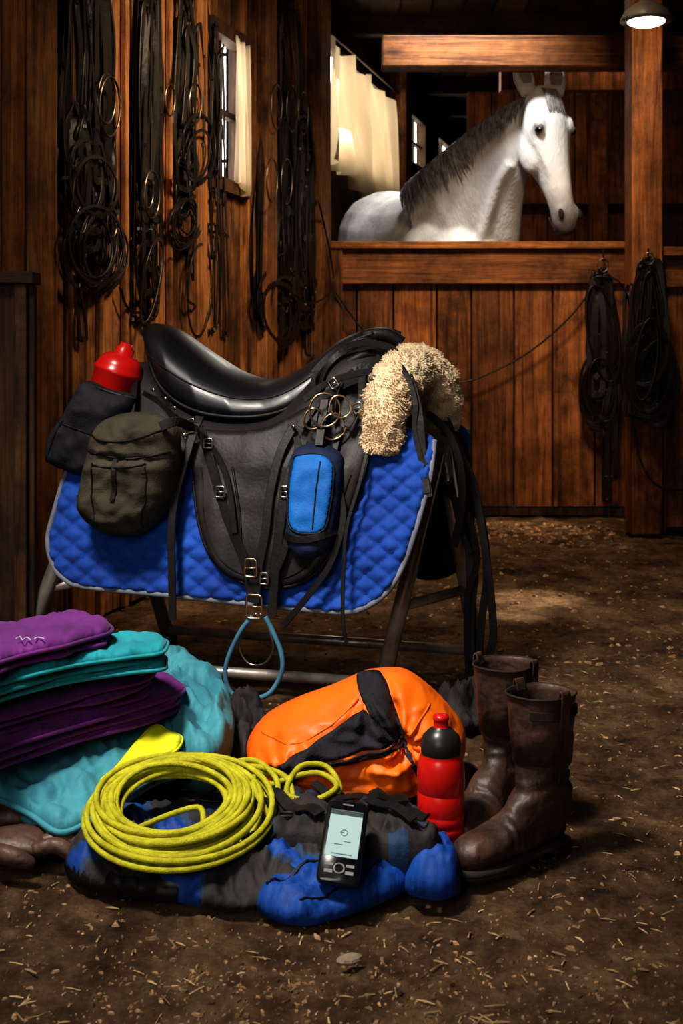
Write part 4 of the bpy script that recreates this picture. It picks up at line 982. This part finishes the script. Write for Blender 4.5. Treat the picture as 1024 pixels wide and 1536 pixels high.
# ---------- red drink bottle ----------
mb=MB();bc=G(661,1281,0);prof=[(.028,0),(.036,.003),(.037,.012)]
for i in range(3):
    z=.018+i*.017;prof+=[(.0375,z),(.0375,z+.012),(.0362,z+.014),(.0362,z+.0155)]
prof+=[(.0375,.072),(.0375,.098),(.0362,.100),(.0362,.102),(.0375,.104),(.0378,.128),(.037,.142),(.034,.154),(.031,.160)];nb=len(prof)
prof+=[(.0315,.161),(.032,.175),(.029,.188),(.018,.199),(.0125,.202)];nc=len(prof)
prof+=[(.012,.203),(.0115,.212),(.013,.214),(.012,.220),(.005,.222)]
mb.revolve(prof,bc,(0,0,1),40,[0]*(nb-1)+[1]*(nc-nb+0)+[0]*(len(prof)-nc))
mb.obj('sports_bottle',[M_red,M_cap])

# ---------- boots ----------
def boot(heel,dirv,scale,seed):
    mb=MB();fw=Vector((*dirv,0)).normalized();sd_=Vector((-fw.y,fw.x,0));up=Vector((0,0,1));h0=Vector(heel)
    W=lambda x,y,z:h0+(fw*x+sd_*y+up*z)*scale
    prof=[((.258,.024),(.258,.034),.012),((.252,.014),(.252,.048),.026),((.236,.012),(.236,.060),.037),((.21,.012),(.212,.066),.042),((.175,.012),(.18,.070),.044),((.14,.012),(.155,.082),.040),((.10,.012),(.132,.098),.036),((.05,.012),(.112,.116),.034),((.008,.016),(.102,.134),.034),((-.006,.045),(.098,.150),.036),((-.006,.09),(.099,.170),.040),((-.002,.125),(.103,.19),.043),((-.004,.16),(.106,.21),.046),((-.006,.20),(.108,.235),.049),((-.008,.245),(.112,.262),.052),((-.013,.285),(.118,.288),.056)]
    n=40;rg=[]
    P=[]
    for b_,t,w in prof: P.append((Vector((b_[0],b_[1],w)),Vector((t[0],t[1],0))))
    Bs=cat([p[0] for p in P],6);Ts=cat([p[1] for p in P],6)
    for i,(b_,t) in enumerate(zip(Bs,Ts)):
        r_=[];cx,cz=(b_.x+t.x)/2,(b_.y+t.y)/2;hx,hz=(t.x-b_.x)/2,(t.y-b_.y)/2
        for k_ in range(n):
            a=2*math.pi*k_/n;ca,sa=math.cos(a),math.sin(a);e=2/2.3
            s_=math.copysign(abs(sa)**e,sa);c_=math.copysign(abs(ca)**e,ca)
            x,z,y=cx+hx*s_,cz+hz*s_,b_.z*c_
            fold_=math.exp(-((z-.135)/.035)**2);fold2=math.exp(-((x-.155)/.025)**2) if z>.04 and x>.1 else 0
            dd=.007*noise.noise(Vector((x*16,y*16,z*18+seed*9)))+.002*rdg(x*10+y*6,z*30,1,seed)+fold_*.008*rdg(y*5+seed,z*42+x*14,1,3)+fold2*.003*rdg(x*60,y*6,1,2)
            l=math.hypot(x-cx,y)+1e-6
            r_.append(W(x+dd*(x-cx)/l*1.2,y+dd*y/l*1.5,max(z+fold2*dd*.6,.012)))
        rg.append(r_)
    top=rg[-1];c=sum(top,Vector())/n
    for f,dz in((.99,.002),(.95,.001),(.94,-.01),(.90,-.06),(.8,-.12)): rg.append([c+(p-c)*f+Vector((0,0,dz*scale)) for p in top])
    mb.loft(rg,0)
    so=[(.264,0),(.258,.020),(.238,.038),(.20,.046),(.16,.045),(.11,.037),(.05,.034),(.012,.032),(-.006,.018),(-.009,0)]
    out=[(x,y) for x,y in so]+[(x,-y) for x,y in so[::-1] if y>0]
    out=cat2(out,4,True)
    mb.loft([[W(x,y,z) for x,y in out] for z in(.007,.010,.017)],1)
    hl=[(x,y) for x,y in out if x<.062]
    mb.loft([[W(x,y,.0) for x,y in hl],[W(x,y,.014) for x,y in hl]],1)
    fo=[(x*1.0,y*.98) for x,y in out if x>.11];mb.loft([[W(x,y,0.0) for x,y in fo],[W(x,y,.01) for x,y in fo]],1)
    mb.tube([p+Vector((0,0,.001)) for p in top],.0024*scale,6,True,1)
    for s_ in(-1,1): mb.tube(cat([W(.05,.043*s_,.13),W(.05,.049*s_,.2),W(.05,.0555*s_,.284)],6),.0018,6,mi=1)
    for s_ in(-1,1):
        mb.strap(cat([W(.05,.055*s_,.235),W(.05,.0585*s_,.262),W(.05,.061*s_,.292),W(.05,.056*s_,.299),W(.05,.050*s_,.28)],5),.020,.003,sd_,0)
    mb.strap(cat([W(-.014,0,.255),W(-.010,.03,.255),W(.03,.0545,.256),W(.075,.054,.258),W(.11,.03,.26)],5),.014,.003,fw+sd_,1)
    return mb.obj('leather_boot',[M_boot,M_sole])
boot((R(842,1290,2.04).x,2.05,0),(-.80,-.60),.88,1)
boot((R(780,1262,2.16).x,2.20,0),(-.55,-.84),.92,2)

# ---------- lights ----------
def area(name,loc,tgt,size,power,col,spread=180):
    l=bpy.data.lights.new(name,'AREA');l.size=size;l.energy=power;l.color=col;l.spread=math.radians(spread)
    o=bpy.data.objects.new(name,l);SC.collection.objects.link(o);o.location=loc
    o.rotation_euler=(Vector(tgt)-Vector(loc)).to_track_quat('-Z','Y').to_euler();return o
def spot(name,loc,tgt,ang,power,col,r=.05,blend=.6):
    l=bpy.data.lights.new(name,'SPOT');l.spot_size=math.radians(ang);l.energy=power;l.color=col;l.shadow_soft_size=r;l.spot_blend=blend
    o=bpy.data.objects.new(name,l);SC.collection.objects.link(o);o.location=loc
    o.rotation_euler=(Vector(tgt)-Vector(loc)).to_track_quat('-Z','Y').to_euler();return o
spot('overhead_key',(-1.0,1.3,2.9),(-.06,2.45,.25),54,540,(1.0,.93,.84),.30,1.0)  # unseen key light added above left of the saddle, no skylight modelled
area('front_fill',(-.9,-.6,1.5),(-.1,2.8,.4),1.2,8,(1.0,.95,.90),120)  # soft fill added behind the camera to lift the front faces
spot('wall_fill',(.9,3.2,2.9),(-.62,4.5,1.05),56,330,(1,.75,.48),.25,1.0)  # added warm spot brightening the left wall, no fixture there
spot('stall_front_fill',(.6,4.3,3.0),(.62,6.1,.7),54,260,(1,.76,.50),.25,1.0)  # added warm spot for the stall front, no fixture there
spot('sun_patch',(1.4,4.9,3.0),tuple(G(800,892)),7,1200,(1,.87,.68),.02,1.0)  # narrow spot added to throw the sunlit floor patch, ceiling is closed
spot('sun_patch_2',(1.2,5.1,3.0),tuple(G(768,915)),5,800,(1,.87,.68),.02,1.0)  # second added spot, makes the sunlit patch irregular
spot('aisle_floor_fill',(1.0,3.9,3.1),tuple(G(780,880)),54,210,(1,.80,.56),.1,1.0)  # wide spot added to brighten the aisle floor, no fixture there
spot('far_sun_patch',(1.3,5.2,3.0),tuple(G(800,785)),11,320,(1,.86,.66),.02,1.0)  # spot added for the bright floor patch by the stall, ceiling is closed
spot('horse_fill',(.45,5.7,3.05),(.72,6.9,1.7),60,240,(1,.98,.95),.15,.8)  # unseen overhead spot added to brighten the horse
area('stall_window_glow',(.3,8.4,2.5),(.7,7.0,1.6),.7,16,(1,.92,.80))
spot('stall_back_fill',(1.6,7.6,3.0),(1.75,9.6,1.6),80,20,(1,.66,.38),.2,.9)  # dim spot added so the boards behind the horse show
l=bpy.data.lights.new('bulb_light','POINT');l.energy=7;l.color=(1,.75,.45);l.shadow_soft_size=.03;o=bpy.data.objects.new('bulb_light',l);SC.collection.objects.link(o);o.location=lc+Vector((0,0,-.05))
w=bpy.data.worlds.new('world');SC.world=w;w.use_nodes=True;bg=w.node_tree.nodes['Background'];bg.inputs[0].default_value=(.95,.88,.85,1);bg.inputs[1].default_value=.06
try:
    SC.view_settings.view_transform='Standard';SC.view_settings.look='Medium High Contrast'
except Exception as ex: print(ex)
